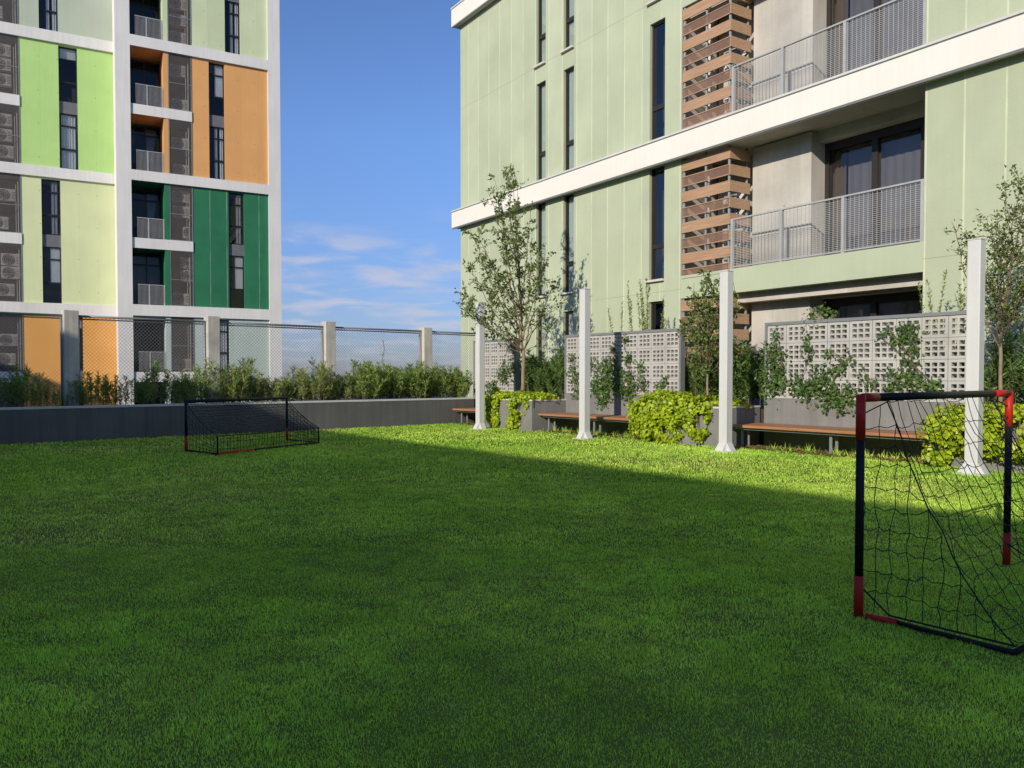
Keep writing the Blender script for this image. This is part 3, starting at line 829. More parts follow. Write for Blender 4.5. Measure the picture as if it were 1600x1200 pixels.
NW, NP, NPOST = 13.95, 12.8, 12.2
def block_cells(mb, x0, z0, w, h, y0, d):
    """one breeze block: face w x h with nine square holes right through"""
    def lines(L):
        e = 0.054; hole = (L - 2 * e - 2 * 0.031) / 3
        out = [0.004, e]
        p = e
        for i in range(3):
            p += hole; out.append(p)
            if i < 2: p += 0.031; out.append(p)
        out.append(L - 0.004)
        return out
    xs = [x0 + v for v in lines(w)]; zs = [z0 + v for v in lines(h)]
    for i in range(7):
        for j in range(7):
            xa, xb, za, zb = xs[i], xs[i + 1], zs[j], zs[j + 1]
            if i % 2 == 1 and j % 2 == 1:
                mb.quad((xa, y0, za), (xa, y0, zb), (xa, y0 + d, zb), (xa, y0 + d, za))
                mb.quad((xb, y0, zb), (xb, y0, za), (xb, y0 + d, za), (xb, y0 + d, zb))
                mb.quad((xa, y0, zb), (xb, y0, zb), (xb, y0 + d, zb), (xa, y0 + d, zb))
                mb.quad((xa, y0, za), (xa, y0 + d, za), (xb, y0 + d, za), (xb, y0, za))
            else:
                mb.quad((xa, y0, za), (xb, y0, za), (xb, y0, zb), (xa, y0, zb))
                mb.quad((xa, y0 + d, za), (xa, y0 + d, zb), (xb, y0 + d, zb), (xb, y0 + d, za))
walls = [(-20.05, -17.94, 'short breeze block wall at the far end, behind the first white pole'),
         (-15.85, -11.92, 'middle breeze block wall with a pole shadow and tall green whips above it'),
         (-9.73, -5.68, 'nearest breeze block wall, patchy vines over it, behind the longest visible bench')]
for x0, x1, lb in walls:
    Wn = root('breeze_block_wall', FG.w(x0, NW, 0), FG.rz, label=lb, cat='wall', group='breeze block garden walls')
    L = x1 - x0
    b = MB(); b.box(0, L, 0, 0.17, -0.02, 0.955); b.build('base_wall', M['planter_grey'], Wn)
    n = round((L - 0.1) / 0.43); bw = (L - 0.1) / n
    b = MB()
    for i in range(n):
        for j in range(4): block_cells(b, 0.05 + i * bw, 0.957 + j * 0.365, bw, 0.365, 0.02, 0.11)
    b.build('breeze_blocks', M['block'], Wn)
    mj = MB()
    for i in range(n + 1): mj.box(0.05 + i * bw - 0.0035, 0.05 + i * bw + 0.0035, 0.026, 0.12, 0.956, 2.417)
    for j in range(1, 4): mj.box(0.05, L - 0.05, 0.0265, 0.119, 0.957 + j * 0.365 - 0.0035, 0.957 + j * 0.365 + 0.0035)
    mj.build('mortar', M['planter_grey'], Wn)
    c = MB(); c.box(0, 0.05, 0.0, 0.15, 0.956, 2.419); c.box(L - 0.05, L, 0.0, 0.15, 0.956, 2.419); c.box(0, L, -0.004, 0.155, 2.42, 2.48)
    c.build('steel_surround', M['steel_grey'], Wn)

plant = [(-17.86, -15.79, 'grey planter box at the far end with two lime curtains hanging over it'),
         (-12.08, -9.9, 'grey planter box in the middle, a post shadow on its right side'),
         (-5.77, -3.55, 'grey planter box nearest the camera, behind the small goal')]
for x0, x1, lb in plant:
    Pn = root('planter_box', FG.w(x0, NP, 0), FG.rz, label=lb, cat='planter', group='grey planter boxes')
    L = x1 - x0; D = NW + 0.1 - NP
    b = MB(); b.box(0, L, 0, 0.12, -0.02, 0.765); b.box(0, 0.12, 0.12, D, -0.02, 0.765); b.box(L - 0.12, L, 0.12, D, -0.02, 0.765)
    b.build('box', M['planter_grey'], Pn)
    b = MB(); b.box(-0.012, L + 0.012, -0.012, 0.13, 0.766, 0.80); b.box(-0.012, 0.13, 0.13, D, 0.766, 0.80); b.box(L - 0.13, L + 0.012, 0.13, D, 0.766, 0.80)
    b.build('rim', M['coping'], Pn)
    b = MB(); b.box(0.12, L - 0.12, 0.12, D, 0.3, 0.74); b.build('soil', M['soil'], Pn)

benches = [(-19.72, -17.9, 'short timber bench at the far end, beside the charcoal wall'),
           (-15.75, -12.1, 'timber bench in the middle, crossed by a pole and its shadow'),
           (-9.86, -5.8, 'long timber bench under the nearest breeze block wall')]
for x0, x1, lb in benches:
    Bn = root('timber_bench', FG.w(x0, 12.97, 0), FG.rz, label=lb, cat='bench', group='timber benches fixed along the garden walls')
    L = x1 - x0
    for k in range(6):
        b = MB(); ya = 0.003 + k * 0.158; b.box(0, L, ya, ya + 0.148, 0.405, 0.455)
        b.build('board', M['bench'], Bn, bevel=0.006)
    b = MB(); b.box(0.05, L - 0.05, 0.1, 0.9, 0.36, 0.404); b.build('underframe', M['steel_grey'], Bn)
    for xx in ([0.15, L / 2, L - 0.2]):
        b = MB(); t = 0.025
        for ya, yb, za, zb in ((0.2, 0.2 + t, 0, 0.36), (0.42 - t, 0.42, 0, 0.36), (0.2 + t, 0.42 - t, 0, t), (0.2 + t, 0.42 - t, 0.36 - t, 0.36)):
            b.box(xx, xx + 0.05, ya, yb, za, zb)
        b.build('leg', M['steel_grey'], Bn)

poles = [(-17.22, 'farthest white steel pole, beside the far bench'), (-13.18, 'white steel pole in front of the middle bench'),
         (-9.34, 'white steel pole in front of the middle planter box'), (-5.02, 'nearest and tallest looking white steel pole, behind the small goal')]
for x, lb in poles:
    Pn = root('white_pole', FG.w(x, NPOST, 0), FG.rz, label=lb, cat='pole', group='white steel poles along the lawn')
    b = MB(); b.box(-0.09, 0.09, -0.09, 0.09, 0.02, 3.33); b.build('shaft', M['white_post'], Pn, bevel=0.012)
    b = MB(); b.box(-0.2, 0.2, -0.2, 0.2, 0.0, 0.02); b.build('base_plate', M['white_post'], Pn)
    b = MB()
    for sx, sy in ((1, 0), (-1, 0), (0, 1), (0, -1)):
        n = len(b.v); w2 = 0.075
        if sx: b.v += [(sx * 0.091, -w2, 0.021), (sx * 0.091, w2, 0.021), (sx * 0.185, w2, 0.021), (sx * 0.185, -w2, 0.021), (sx * 0.091, -w2, 0.17), (sx * 0.091, w2, 0.17)]
        else: b.v += [(-w2, sy * 0.091, 0.021), (w2, sy * 0.091, 0.021), (w2, sy * 0.185, 0.021), (-w2, sy * 0.185, 0.021), (-w2, sy * 0.091, 0.17), (w2, sy * 0.091, 0.17)]
        b.f += [tuple(n + i for i in f) for f in ((2, 3, 4, 5), (0, 3, 4), (1, 2, 5), (0, 1, 2, 3), (0, 1, 5, 4))]
    b.build('gusset', M['white_post'], Pn)
    b = MB(); b.frustum(0, 0, 0.094, 3.331, 0.094, 3.345); b.build('cap', M['white_post'], Pn)

# ------------------------------------------------------------------ foliage
def leaf_quads(c, d, up, L, Wd, fold=0.25, wide=0.45):
    """diamond leaves: centre base c (N,3), direction d, approx normal up, length L, width Wd"""
    d = d / np.linalg.norm(d, axis=1, keepdims=True)
    s = np.cross(d, up); ln = np.linalg.norm(s, axis=1, keepdims=True); ln[ln < 1e-6] = 1
    s = s / ln
    n = np.cross(s, d)
    L = np.asarray(L).reshape(-1, 1); Wd = np.asarray(Wd).reshape(-1, 1)
    a = c; t = c + d * L - n * L * 0.12
    l = c + d * L * wide - s * Wd / 2 + n * Wd * fold; r = c + d * L * wide + s * Wd / 2 + n * Wd * fold
    return np.stack([a, r, t, l], 1).reshape(-1, 3)

def rand_dirs(n, rg, zbias=0.0):
    v = rg.normal(size=(n, 3)); v[:, 2] += zbias
    return v / np.linalg.norm(v, axis=1, keepdims=True)

def bez(p0, p1, p2, n):
    t = np.linspace(0, 1, n)[:, None]
    return (1 - t) ** 2 * p0 + 2 * t * (1 - t) * p1 + t * t * p2

def tree(name, base, fork_z, tips, lean, r0, twigs, leaves_per, leaf, lm, label, seed, spread=0.35, group=None, tw_len=(0.15, 0.5)):
    """slender young tree: trunk to the fork, leaders to the tips (local dx, dy, z), twigs, single leaves"""
    rg = np.random.default_rng(seed)
    t = root(name, base, 0, label=label, cat='tree', group=group)
    tk = MB()
    n = 7
    tp = [(lean[0] * k / (n - 1) + rg.normal() * 0.008, lean[1] * k / (n - 1) + rg.normal() * 0.008, fork_z * k / (n - 1)) for k in range(n)]
    tk.tube(tp, [r0 * (1.12 - 0.3 * k / (n - 1)) for k in range(n)], 9)
    br = MB()
    C = []; D = []
    f = np.array(tp[-1])
    top_ = max(tips, key=lambda q: q[2])
    ctr = bez(f, f + (np.array(top_) - f) * np.array([0.2, 0.2, 0.5]), np.array(top_), 20)
    for dx, dy, dz in tips:
        e = np.array([dx, dy, dz])
        hfrac = np.clip((dz - f[2]) / (top_[2] - f[2]), 0, 1)
        k0 = 0 if (dx, dy, dz) == top_ else int(19 * hfrac * rg.uniform(0.0, 0.62))
        s0 = ctr[k0] + np.array([0, 0, -rg.uniform(0.0, 0.12) * (k0 == 0)])
        mid = s0 + (e - s0) * np.array([0.62, 0.62, 0.42]) + rg.normal(size=3) * 0.06
        path = bez(s0, mid, e, 12)
        path[1:-1] += rg.normal(size=(10, 3)) * 0.018
        ra = r0 * (0.62 if (dx, dy, dz) == top_ else 0.40 * min(1, (np.linalg.norm(e - s0) / (top_[2] * 0.5)) ** 0.6))
        br.tube([tuple(p) for p in path], list(np.linspace(ra, 0.004, 12)), 6)
        ln = np.linalg.norm(e - s0)
        k = max(5, int(twigs * ln))
        for _ in range(k):
            u = rg.uniform(0.18, 1.0) ** 0.8 * 10.999
            i = int(u); p = path[i] + (path[i + 1] - path[i]) * (u - i)
            td = path[i + 1] - path[i]; td /= np.linalg.norm(td)
            d = td * 0.5 + rand_dirs(1, rg)[0] * 0.9 + np.array([0, 0, 0.35]); d /= np.linalg.norm(d)
            l = rg.uniform(*tw_len) * (1.25 - 0.55 * u / 11)
            q = p + d * l; m_ = p + d * l * 0.5 + np.array([0, 0, -0.03 * l]) + rg.normal(size=3) * 0.02
            br.tube([tuple(p), tuple(m_), tuple(q)], [0.006, 0.004, 0.002], 4, False)
            nl = max(2, int(leaves_per * rg.uniform(0.4, 1.5)))
            v = rg.uniform(0.25, 1.05, nl)
            pts = p + (q - p) * v[:, None] + rg.normal(size=(nl, 3)) * 0.03
            C.append(pts); D.append(d * 0.6 + rand_dirs(nl, rg))
    tk.build('trunk', M['bark'], t, True)
    br.build('branches', M['twig'], t, True)
    C = np.concatenate(C); D = np.concatenate(D); N = len(C)
    up = rand_dirs(N, rg, 1.2)
    V = leaf_quads(C, D, up, rg.uniform(0.7, 1.3, N) * leaf[0], rg.uniform(0.7, 1.3, N) * leaf[1])
    np_mesh('crown', V, 4, lm, t, rg.uniform(0, 1, N))
    return t

def tips_from(frame, basepx, y, pts, rg, depth=0.5):
    """leader tips read off the facade-parallel plane through the trunk, with their own depth"""
    k = []
    bx, by = basepx
    sc_ = frame
    for px, py in pts:
        k.append(((px - bx) * sc_ + rg.normal() * 0.05, rg.uniform(-depth, depth), (by - py) * sc_))
    return k

rg = np.random.default_rng(5)
b1 = FG.w(-16.79, 13.3, 0.72); s1 = b1.y / 1250
t1 = [(803, 243), (793, 255), (770, 270), (768, 300), (742, 335), (735, 352), (752, 380), (722, 395), (716, 440), (718, 462), (735, 480), (745, 420),
      (760, 440), (775, 400), (790, 380), (812, 290), (828, 310), (834, 350), (848, 400), (852, 372), (860, 425), (872, 470), (868, 495), (845, 470), (820, 420), (805, 340), (785, 320), (800, 470), (770, 490), (758, 510)]
tree('young_tree', b1, (612 - 532) * s1, tips_from(s1, (817, 612), 0, t1, rg, 0.8), (0.02, 0.0), 0.055, 6.5, 10.5, (0.098, 0.056), M['tree_leaf'],
     'tallest young tree, open and sparse, rising from the far planter box', 21, group='young trees in the planter boxes')
b2 = FG.w(-10.65, 13.3, 0.72); s2 = b2.y / 1250
t2 = [(1097, 402), (1088, 415), (1108, 412), (1085, 440), (1120, 425), (1132, 418), (1150, 425), (1158, 450), (1075, 470), (1078, 500), (1090, 470), (1105, 450), (1115, 480), (1128, 470),
      (1140, 500), (1150, 480), (1098, 500), (1110, 520), (1085, 530), (1135, 540), (1095, 540), (1150, 520), (1072, 540)]
tree('young_tree', b2, (612 - 555) * s2, tips_from(s2, (1105, 612), 0, t2, rg, 0.45), (0.0, 0.0), 0.026, 11, 10, (0.088, 0.048), M['tree_leaf'],
     'smallest slim young tree, half hidden by the pole at the middle planter box', 22, group='young trees in the planter boxes', tw_len=(0.1, 0.3))
b3 = FG.w(-5.11, 13.3, 0.72); s3 = b3.y / 1250
t3 = [(1552, 232), (1538, 245), (1572, 240), (1590, 262), (1520, 290), (1508, 318), (1515, 340), (1530, 310), (1545, 290), (1560, 280), (1580, 300), (1600, 300), (1622, 290),
      (1535, 360), (1525, 385), (1560, 340), (1590, 350), (1620, 340), (1545, 400), (1580, 400), (1610, 390), (1640, 380), (1600, 430), (1570, 430)]
tree('young_tree', b3, (602 - 480) * s3, tips_from(s3, (1562, 602), 0, t3, rg, 0.6), (0.0, 0.0), 0.030, 12, 9, (0.062, 0.034), M['tree_leaf'],
     'young tree with a dense twiggy crown behind the nearest white pole', 23, group='young trees in the planter boxes', tw_len=(0.1, 0.35))

def stems_plant(name, seed, n_st, h, spread, leaf, per, lm, droop=0.0, r=0.005, hvar=0.35, lean=0.22):
    """bushy plant of upright stems set with narrow leaves; returns (stem mesh, leaf mesh)"""
    rg = np.random.default_rng(seed)
    st = MB(); C = []; D = []
    for _ in range(n_st):
        a = rg.uniform(0, 2 * math.pi); q = spread * math.sqrt(rg.uniform())
        p0 = np.array([q * math.cos(a), q * math.sin(a) * 0.7, 0])
        hh = h * rg.uniform(1 - hvar, 1.05) * (1.0 - 0.35 * (q / spread) ** 2)
        out = np.array([math.cos(a), math.sin(a), 0]) * rg.uniform(0, lean) * h * (0.4 + q / spread) + rg.normal(size=3) * np.array([.04, .04, 0])
        p2 = p0 + out + np.array([0, 0, hh])
        p1 = p0 + out * 0.3 + np.array([0, 0, hh * 0.6])
        path = bez(p0, p1, p2, 6)
        st.tube([tuple(p) for p in path], list(np.linspace(r, r * 0.4, 6)), 4, False)
        nl = int(per * hh / h)
        u = rg.uniform(0.08, 1.0, nl) ** 0.75 * 4.999
        i = u.astype(int); fr = (u - i)[:, None]
        pts = path[i] * (1 - fr) + path[i + 1] * fr
        dirs = rand_dirs(nl, rg); dirs[:, 2] = np.abs(dirs[:, 2]) * 0.5 + 0.45 - droop
        C.append(pts); D.append(dirs)
    C = np.concatenate(C); D = np.concatenate(D); N = len(C)
    V = leaf_quads(C, D, rand_dirs(N, rg, 1.0), rg.uniform(0.7, 1.3, N) * leaf[0], rg.uniform(0.7, 1.25, N) * leaf[1], 0.15, 0.4)
    tone = np.clip(rg.uniform(0, 1, N) * 0.98 + (rg.uniform(0, 1, N) < 0.05) * 1.0, 0, 1)
    return st, V, tone

def plant_proto(name, seed, lm, stem_m, label, cat, group, **k):
    st, V, tone = stems_plant(name, seed, lm=lm, **k)
    t = root(name, (0, 0, -50), 0, label=label, cat=cat, group=group)
    st.build('stems', stem_m, t)
    np_mesh('foliage', V, 4, lm, t, tone)
    return t

# shrubs in the long planter wall: shaded sparse ones to the left, denser sunlit ones to the right
LS1 = 'sparse upright willow-leaved shrub in the shaded left part of the long planter'
LS2 = 'pale green feathery shrub in the sunny middle of the long planter'
LS3 = 'dense leafy green shrub at the right end of the long planter'
pro1 = [plant_proto('willow_leaved_shrub', 100 + i, M['shrub_leaf'], M['twig'], LS1, 'shrub', 'shrubs in the shaded left part of the long planter',
                    n_st=11, h=0.92, spread=0.27, leaf=(0.10, 0.019), per=62) for i in range(5)]
pro2 = [plant_proto('willow_leaved_shrub', 110 + i, M['dry_shrub_leaf'], M['twig'], LS2, 'shrub', 'shrubs in the sunny middle of the long planter',
                    n_st=18, h=0.80, spread=0.32, leaf=(0.12, 0.018), per=62) for i in range(5)]
pro3 = [plant_proto('willow_leaved_shrub', 120 + i, M['shrub_leaf'], M['twig'], LS3, 'shrub', 'shrubs at the right end of the long planter',
                    n_st=22, h=1.10, spread=0.36, leaf=(0.13, 0.022), per=80) for i in range(5)]
used = set()
def put(protos, loc, rz, s):
    p = protos[rg.integers(len(protos))]
    o = p if p.name not in used else copy_tree(p)
    used.add(p.name)
    o.location = loc; o.rotation_euler = (0, 0, rz); o.scale = (s, s, s * rg.uniform(0.9, 1.1))
    return o
x = -1.6
while x < 12.3:
    if x < 4.9: pr, sc0, dx = pro1, rg.uniform(0.6, 1.3), 0.33
    elif x < 8.6: pr, sc0, dx = pro2, rg.uniform(0.7, 1.25), 0.30
    else: pr, sc0, dx = pro3, rg.uniform(0.78, 1.12), 0.31
    put(pr, FF.w(x, rg.uniform(0.40, 0.75), 0.66), rg.uniform(0, 6.28), sc0)
    if rg.uniform() < (0.7 if x < 4.9 else 1.0): put(pr, FF.w(x + 0.15, rg.uniform(0.8, 1.35), 0.66), rg.uniform(0, 6.28), sc0 * rg.uniform(0.9, 1.15))
    x += dx * rg.uniform(0.75, 1.2)
for pr in (pro1, pro2, pro3):
    for p in pr:
        if p.name not in used: put([p], FF.w(-1.9, 0.6, 0.66), 0, 1)

# hedge plants in the bed behind the breeze walls
HL = {'a': 'dark feathery hedge plant between the far and middle breeze block walls', 'b': 'dark feathery hedge plant between the middle and nearest breeze block walls',
      'c': 'dark feathery hedge plant at the right edge behind the nearest young tree'}
for key, x0, x1, zz in (('a', -18.3, -14.9, 0.72), ('b', -12.1, -9.0, 0.72), ('c', -5.7, -2.2, 0.72)):
    ps = [plant_proto('hedge_plant', 140 + ord(key) * 5 + i, M['hedge_leaf'], M['twig'], HL[key], 'hedge plant', 'hedge plants, ' + {'a': 'far gap', 'b': 'middle gap', 'c': 'near end'}[key],
                      n_st=26, h=1.42, spread=0.44, leaf=(0.15, 0.023), per=110, lean=0.3) for i in range(2)]
    x = x0; first = {p.name for p in ps}
    while x < x1:
        put(ps, FG.w(x, rg.uniform(14.45, 14.75), zz), rg.uniform(0, 6.28), rg.uniform(0.85, 1.12))
        x += rg.uniform(0.32, 0.45)

# tall whips over the walls
def whip(x, n, h, spread, seed, label):
    rg2 = np.random.default_rng(seed)
    t = root('tall_whip', FG.w(x, 14.35, 0.72), 0, label=label, cat='plant')
    st = MB(); C = []; D = []
    for i in range(n):
        p0 = np.array([rg2.normal() * spread * 0.5, rg2.normal() * spread * 0.4, 0])
        hh = h * rg2.uniform(0.72, 1.0) if i else h
        p2 = p0 + np.array([rg2.normal() * 0.14, rg2.normal() * 0.1, hh])
        path = bez(p0, (p0 + p2) / 2 + rg2.normal(size=3) * 0.05, p2, 8)
        st.tube([tuple(p) for p in path], list(np.linspace(0.008, 0.002, 8)), 4, False)
        nl = int(55 * hh)
        u = np.sort(rg2.uniform(0.3, 0.99, nl)) * 6.999; k = u.astype(int); f = (u - k)[:, None]
        C.append(path[k] * (1 - f) + path[k + 1] * f)
        dd = rand_dirs(nl, rg2); dd[:, 2] = np.abs(dd[:, 2]) * 0.4 + 0.55; D.append(dd)
    C = np.concatenate(C); D = np.concatenate(D); N = len(C)
    z = C[:, 2] / h
    V = leaf_quads(C, D, rand_dirs(N, rg2, 0.6), (0.13 - 0.07 * z) * rg2.uniform(0.7, 1.2, N), 0.022 * rg2.uniform(0.7, 1.2, N), 0.1, 0.4)
    st.build('stems', M['twig'], t); np_mesh('leaves', V, 4, M['whip_leaf'], t, rg2.uniform(0, 1, N))
whip(-14.25, 2, 2.55, 0.06, 1, 'single thin green whip above the left part of the middle breeze wall')
whip(-13.35, 8, 3.05, 0.20, 2, 'bright bunch of tall green whips above the centre of the middle breeze wall')
whip(-12.9, 4, 2.6, 0.12, 12, 'shorter green whips just right of the bright bunch above the middle breeze wall')
whip(-11.75, 4, 2.35, 0.14, 3, 'green whips beside the timber screen at the right end of the middle breeze wall')
whip(-6.55, 3, 2.55, 0.12, 4, 'thin green whip above the nearest breeze wall, left of the nearest pole')
whip(-6.1, 3, 2.25, 0.10, 5, 'short green whip right beside the top of the nearest white pole')

# vines over the breeze walls
def vine(x_c, spots, seed, label, frame_y=NW, leaf=0.075):
    """spots: (px, py, radius m, leaves) read off the wall; the leaves stand 3-18 cm proud of it"""
    rg2 = np.random.default_rng(seed)
    t = root('climbing_vine', FG.w(x_c, frame_y, 0.0), FG.rz, label=label, cat='vine', group='vines climbing on the breeze block walls')
    C = []; st = MB(); last = None
    for px, py, r_, n in spots:
        if x_c > -10 and frame_y == NW: n = int(n * 0.68)
        lx, lz = FG.loc(px, py, frame_y - 0.05); lx -= x_c
        q = rg2.normal(size=(n, 3)) * np.array([r_ * 0.6, 0.028, r_ * 0.62])
        pts = np.array([lx, -0.06, lz]) + q
        pts[:, 1] = -np.abs(pts[:, 1] + 0.02) - 0.01
        C.append(pts)
        cur = Vector((lx, -0.04, lz))
        if last is not None and (cur - last).length < 1.3:
            st.tube([last, (last + cur) / 2 + Vector((rg2.normal() * 0.05, -0.02, 0)), cur], 0.007, 5, False)
        last = cur
    C = np.concatenate(C); N = len(C)
    d = rand_dirs(N, rg2); d[:, 1] -= 0.3; d[:, 2] -= 0.35
    up = rand_dirs(N, rg2) * 0.6 + np.array([-0.1, -0.8, 0.5])
    L = leaf * rg2.uniform(0.6, 1.35, N)
    V = leaf_quads(C, d, up, L, L * 0.72, 0.12, 0.42)
    if st.f: st.build('stems', M['twig'], t)
    np_mesh('leaves', V, 4, M['vine_leaf'], t, rg2.uniform(0, 1, N))
vine(-19.0, [(785, 585, 0.25, 120), (798, 575, 0.2, 80), (770, 600, 0.15, 50), (800, 545, 0.15, 40), (795, 520, 0.12, 25), (760, 605, 0.15, 40)], 31, 'dark vine low on the short far breeze wall')
vine(-15.2, [(894, 560, 0.12, 30), (898, 590, 0.18, 60), (902, 612, 0.2, 60), (893, 575, 0.1, 20), (925, 568, 0.15, 35), (940, 575, 0.2, 50), (930, 600, 0.14, 30)], 32, 'vine at the left end of the middle breeze wall beside the pole')
vine(-13.6, [(958, 545, 0.12, 40), (955, 570, 0.22, 120), (950, 590, 0.28, 190), (945, 610, 0.3, 200), (940, 622, 0.2, 90), (928, 606, 0.2, 70), (962, 605, 0.2, 90), (965, 580, 0.15, 60)], 33, 'thickest vine on the middle breeze wall, around the pole shadow')
vine(-12.6, [(976, 530, 0.1, 25), (982, 560, 0.12, 50), (980, 590, 0.18, 100), (985, 612, 0.2, 110), (1000, 575, 0.12, 35), (1003, 600, 0.15, 60), (975, 615, 0.15, 60), (1038, 590, 0.1, 25), (1032, 604, 0.1, 25)], 34, 'vine strands on the right half of the middle breeze wall')
vine(-9.3, [(1208, 545, 0.14, 60), (1205, 565, 0.18, 110), (1210, 585, 0.22, 170), (1206, 605, 0.22, 170), (1214, 520, 0.1, 25), (1220, 595, 0.15, 70), (1222, 555, 0.12, 35)], 35, 'upright dark vine at the left end of the nearest breeze wall')
vine(-8.4, [(1262, 525, 0.08, 20), (1264, 545, 0.12, 50), (1262, 560, 0.1, 30), (1245, 600, 0.18, 110), (1258, 612, 0.22, 170), (1272, 600, 0.18, 110), (1285, 585, 0.18, 90), (1290, 605, 0.2, 130), (1300, 618, 0.2, 150), (1318, 628, 0.2, 170), (1330, 612, 0.15, 80), (1292, 632, 0.12, 60), (1310, 575, 0.15, 60), (1325, 560, 0.12, 40), (1295, 550, 0.1, 25)], 36, 'wide vine hanging over the base of the nearest breeze wall, above the bench')
vine(-6.9, [(1418, 512, 0.12, 60), (1410, 530, 0.16, 100), (1425, 520, 0.14, 80), (1430, 545, 0.1, 35), (1418, 560, 0.1, 40), (1430, 580, 0.16, 90), (1415, 592, 0.16, 90), (1400, 600, 0.16, 80), (1395, 585, 0.12, 40), (1440, 600, 0.14, 60), (1390, 515, 0.1, 25), (1375, 525, 0.07, 12), (1460, 600, 0.1, 40), (1350, 590, 0.1, 30), (1362, 600, 0.1, 30)], 37, 'vine with a bright tuft near the top right of the nearest breeze wall')
vine(-8.0, [(1262, 505, 0.10, 20), (1270, 490, 0.12, 25), (1285, 482, 0.12, 30), (1298, 488, 0.10, 20), (1305, 500, 0.08, 10), (1280, 500, 0.12, 25)], 38, 'wispy vine tuft arching over the top of the nearest breeze wall', NW + 0.1)

# lime sweet potato vines
def lime(x_c, blobs, seed, label, leaf=0.064):
    """blobs: (x, y, z, rx, ry, rz, n) in the garden frame; leaves cover the shell facing out"""
    rg2 = np.random.default_rng(seed)
    t = root('lime_trailing_plant', FG.w(x_c, NP, 0), FG.rz, label=label, cat='plant', group='lime trailing plants in the planter boxes')
    C = []; Nn = []; st = MB()
    for x, y, z, rx, ry, rz_, n in blobs:
        n = int(n * 2.3); k = max(6, n // 50); cen = rand_dirs(k, rg2); which = rg2.integers(0, k, n); v = cen[which] + rg2.normal(size=(n, 3)) * 0.26; v[:, 1] -= 0.2; v /= np.linalg.norm(v, axis=1, keepdims=True); bump_ = rg2.uniform(0.82, 1.22, k)[which][:, None]
        rad = rg2.uniform(0.66, 1.08, n)[:, None] * bump_
        p = np.array([x - x_c, y - NP, z]) + v * np.array([rx, ry, rz_]) * rad
        ok = ~((p[:, 1] > 0.0) & (p[:, 2] < 0.78)) & (p[:, 2] > 0.02)
        nn = v / np.array([rx, ry, rz_]); nn /= np.linalg.norm(nn, axis=1, keepdims=True)
        C.append(p[ok]); Nn.append(nn[ok])
        st.tube([(x - x_c, 0.2, 0.75), (x - x_c, min(y - NP, -0.02), min(0.86, z + rz_ * 0.6)), (x - x_c, min(y - NP, -0.03), max(0.05, z - rz_ * 0.6))], 0.01, 5, False)
    C = np.concatenate(C); Nn = np.concatenate(Nn); N = len(C)
    up = Nn * 0.9 + rand_dirs(N, rg2) * 0.95 + np.array([0, -0.15, 0.45])
    d = rand_dirs(N, rg2) * 0.9 + np.array([0, -0.2, -0.75])
    d -= up * (np.sum(d * up, 1) / np.sum(up * up, 1))[:, None]
    L = leaf * rg2.uniform(0.6, 1.3, N)
    # broad heart-shaped leaf: six corners
    d /= np.linalg.norm(d, axis=1, keepdims=True) + 1e-9
    s = np.cross(d, up); s /= np.linalg.norm(s, axis=1, keepdims=True) + 1e-9
    n_ = np.cross(s, d); L_ = L[:, None]
    V = np.stack([C, C + d * L_ * -0.12 + s * L_ * 0.28 + n_ * L_ * .08, C + d * L_ * 0.3 + s * L_ * 0.5 + n_ * L_ * .12, C + d * L_ * 1.0 - n_ * L_ * 0.15,
                  C + d * L_ * 0.3 - s * L_ * 0.5 + n_ * L_ * .12, C + d * L_ * -0.12 - s * L_ * 0.28 + n_ * L_ * .08], 1).reshape(-1, 3)
    st.build('stems', M['twig'], t)
    np_mesh('leaves', V, 6, M['lime_leaf'], t, rg2.uniform(0, 1, N) ** 0.8)
lime(-16.8, [(-17.45, 12.72, 0.55, 0.33, 0.16, 0.42, 420), (-17.3, 12.72, 0.22, 0.22, 0.12, 0.25, 160), (-16.25, 12.72, 0.62, 0.34, 0.16, 0.34, 380), (-16.5, 12.72, 0.22, 0.24, 0.11, 0.26, 190),
             (-17.3, 13.0, 0.85, 0.5, 0.3, 0.16, 260), (-16.6, 13.0, 0.86, 0.6, 0.3, 0.15, 320), (-16.1, 13.3, 0.86, 0.4, 0.4, 0.13, 240), (-15.75, 13.2, 0.72, 0.14, 0.3, 0.16, 110), (-17.4, 12.85, 0.98, 0.15, 0.15, 0.14, 50)],
     41, 'lime green trailing plant falling in two curtains over the far planter box')
lime(-11.0, [(-11.55, 12.68, 0.62, 0.62, 0.30, 0.42, 900), (-11.75, 12.62, 0.35, 0.35, 0.22, 0.32, 330), (-11.15, 12.64, 0.25, 0.28, 0.16, 0.26, 240), (-10.85, 12.68, 0.72, 0.45, 0.25, 0.30, 480), (-10.4, 12.68, 0.5, 0.30, 0.18, 0.36, 330),
             (-11.4, 13.0, 0.90, 0.7, 0.4, 0.18, 420), (-10.5, 13.1, 0.86, 0.5, 0.45, 0.13, 260), (-10.1, 13.4, 0.84, 0.25, 0.35, 0.11, 140), (-9.88, 13.45, 0.78, 0.10, 0.2, 0.10, 50)],
     42, 'large lime green mound spilling over the middle planter box')
lime(-4.7, [(-5.35, 12.66, 0.58, 0.55, 0.28, 0.32, 700), (-5.72, 12.66, 0.45, 0.20, 0.22, 0.42, 230), (-4.6, 12.66, 0.58, 0.55, 0.28, 0.34, 700), (-3.9, 12.66, 0.52, 0.5, 0.28, 0.36, 560), (-5.1, 13.0, 0.84, 0.7, 0.4, 0.16, 380), (-4.1, 13.0, 0.86, 0.7, 0.4, 0.16, 380), (-5.65, 12.6, 0.15, 0.12, 0.1, 0.16, 70)],
     43, 'lime green plant over the nearest planter box, seen through the goal net')

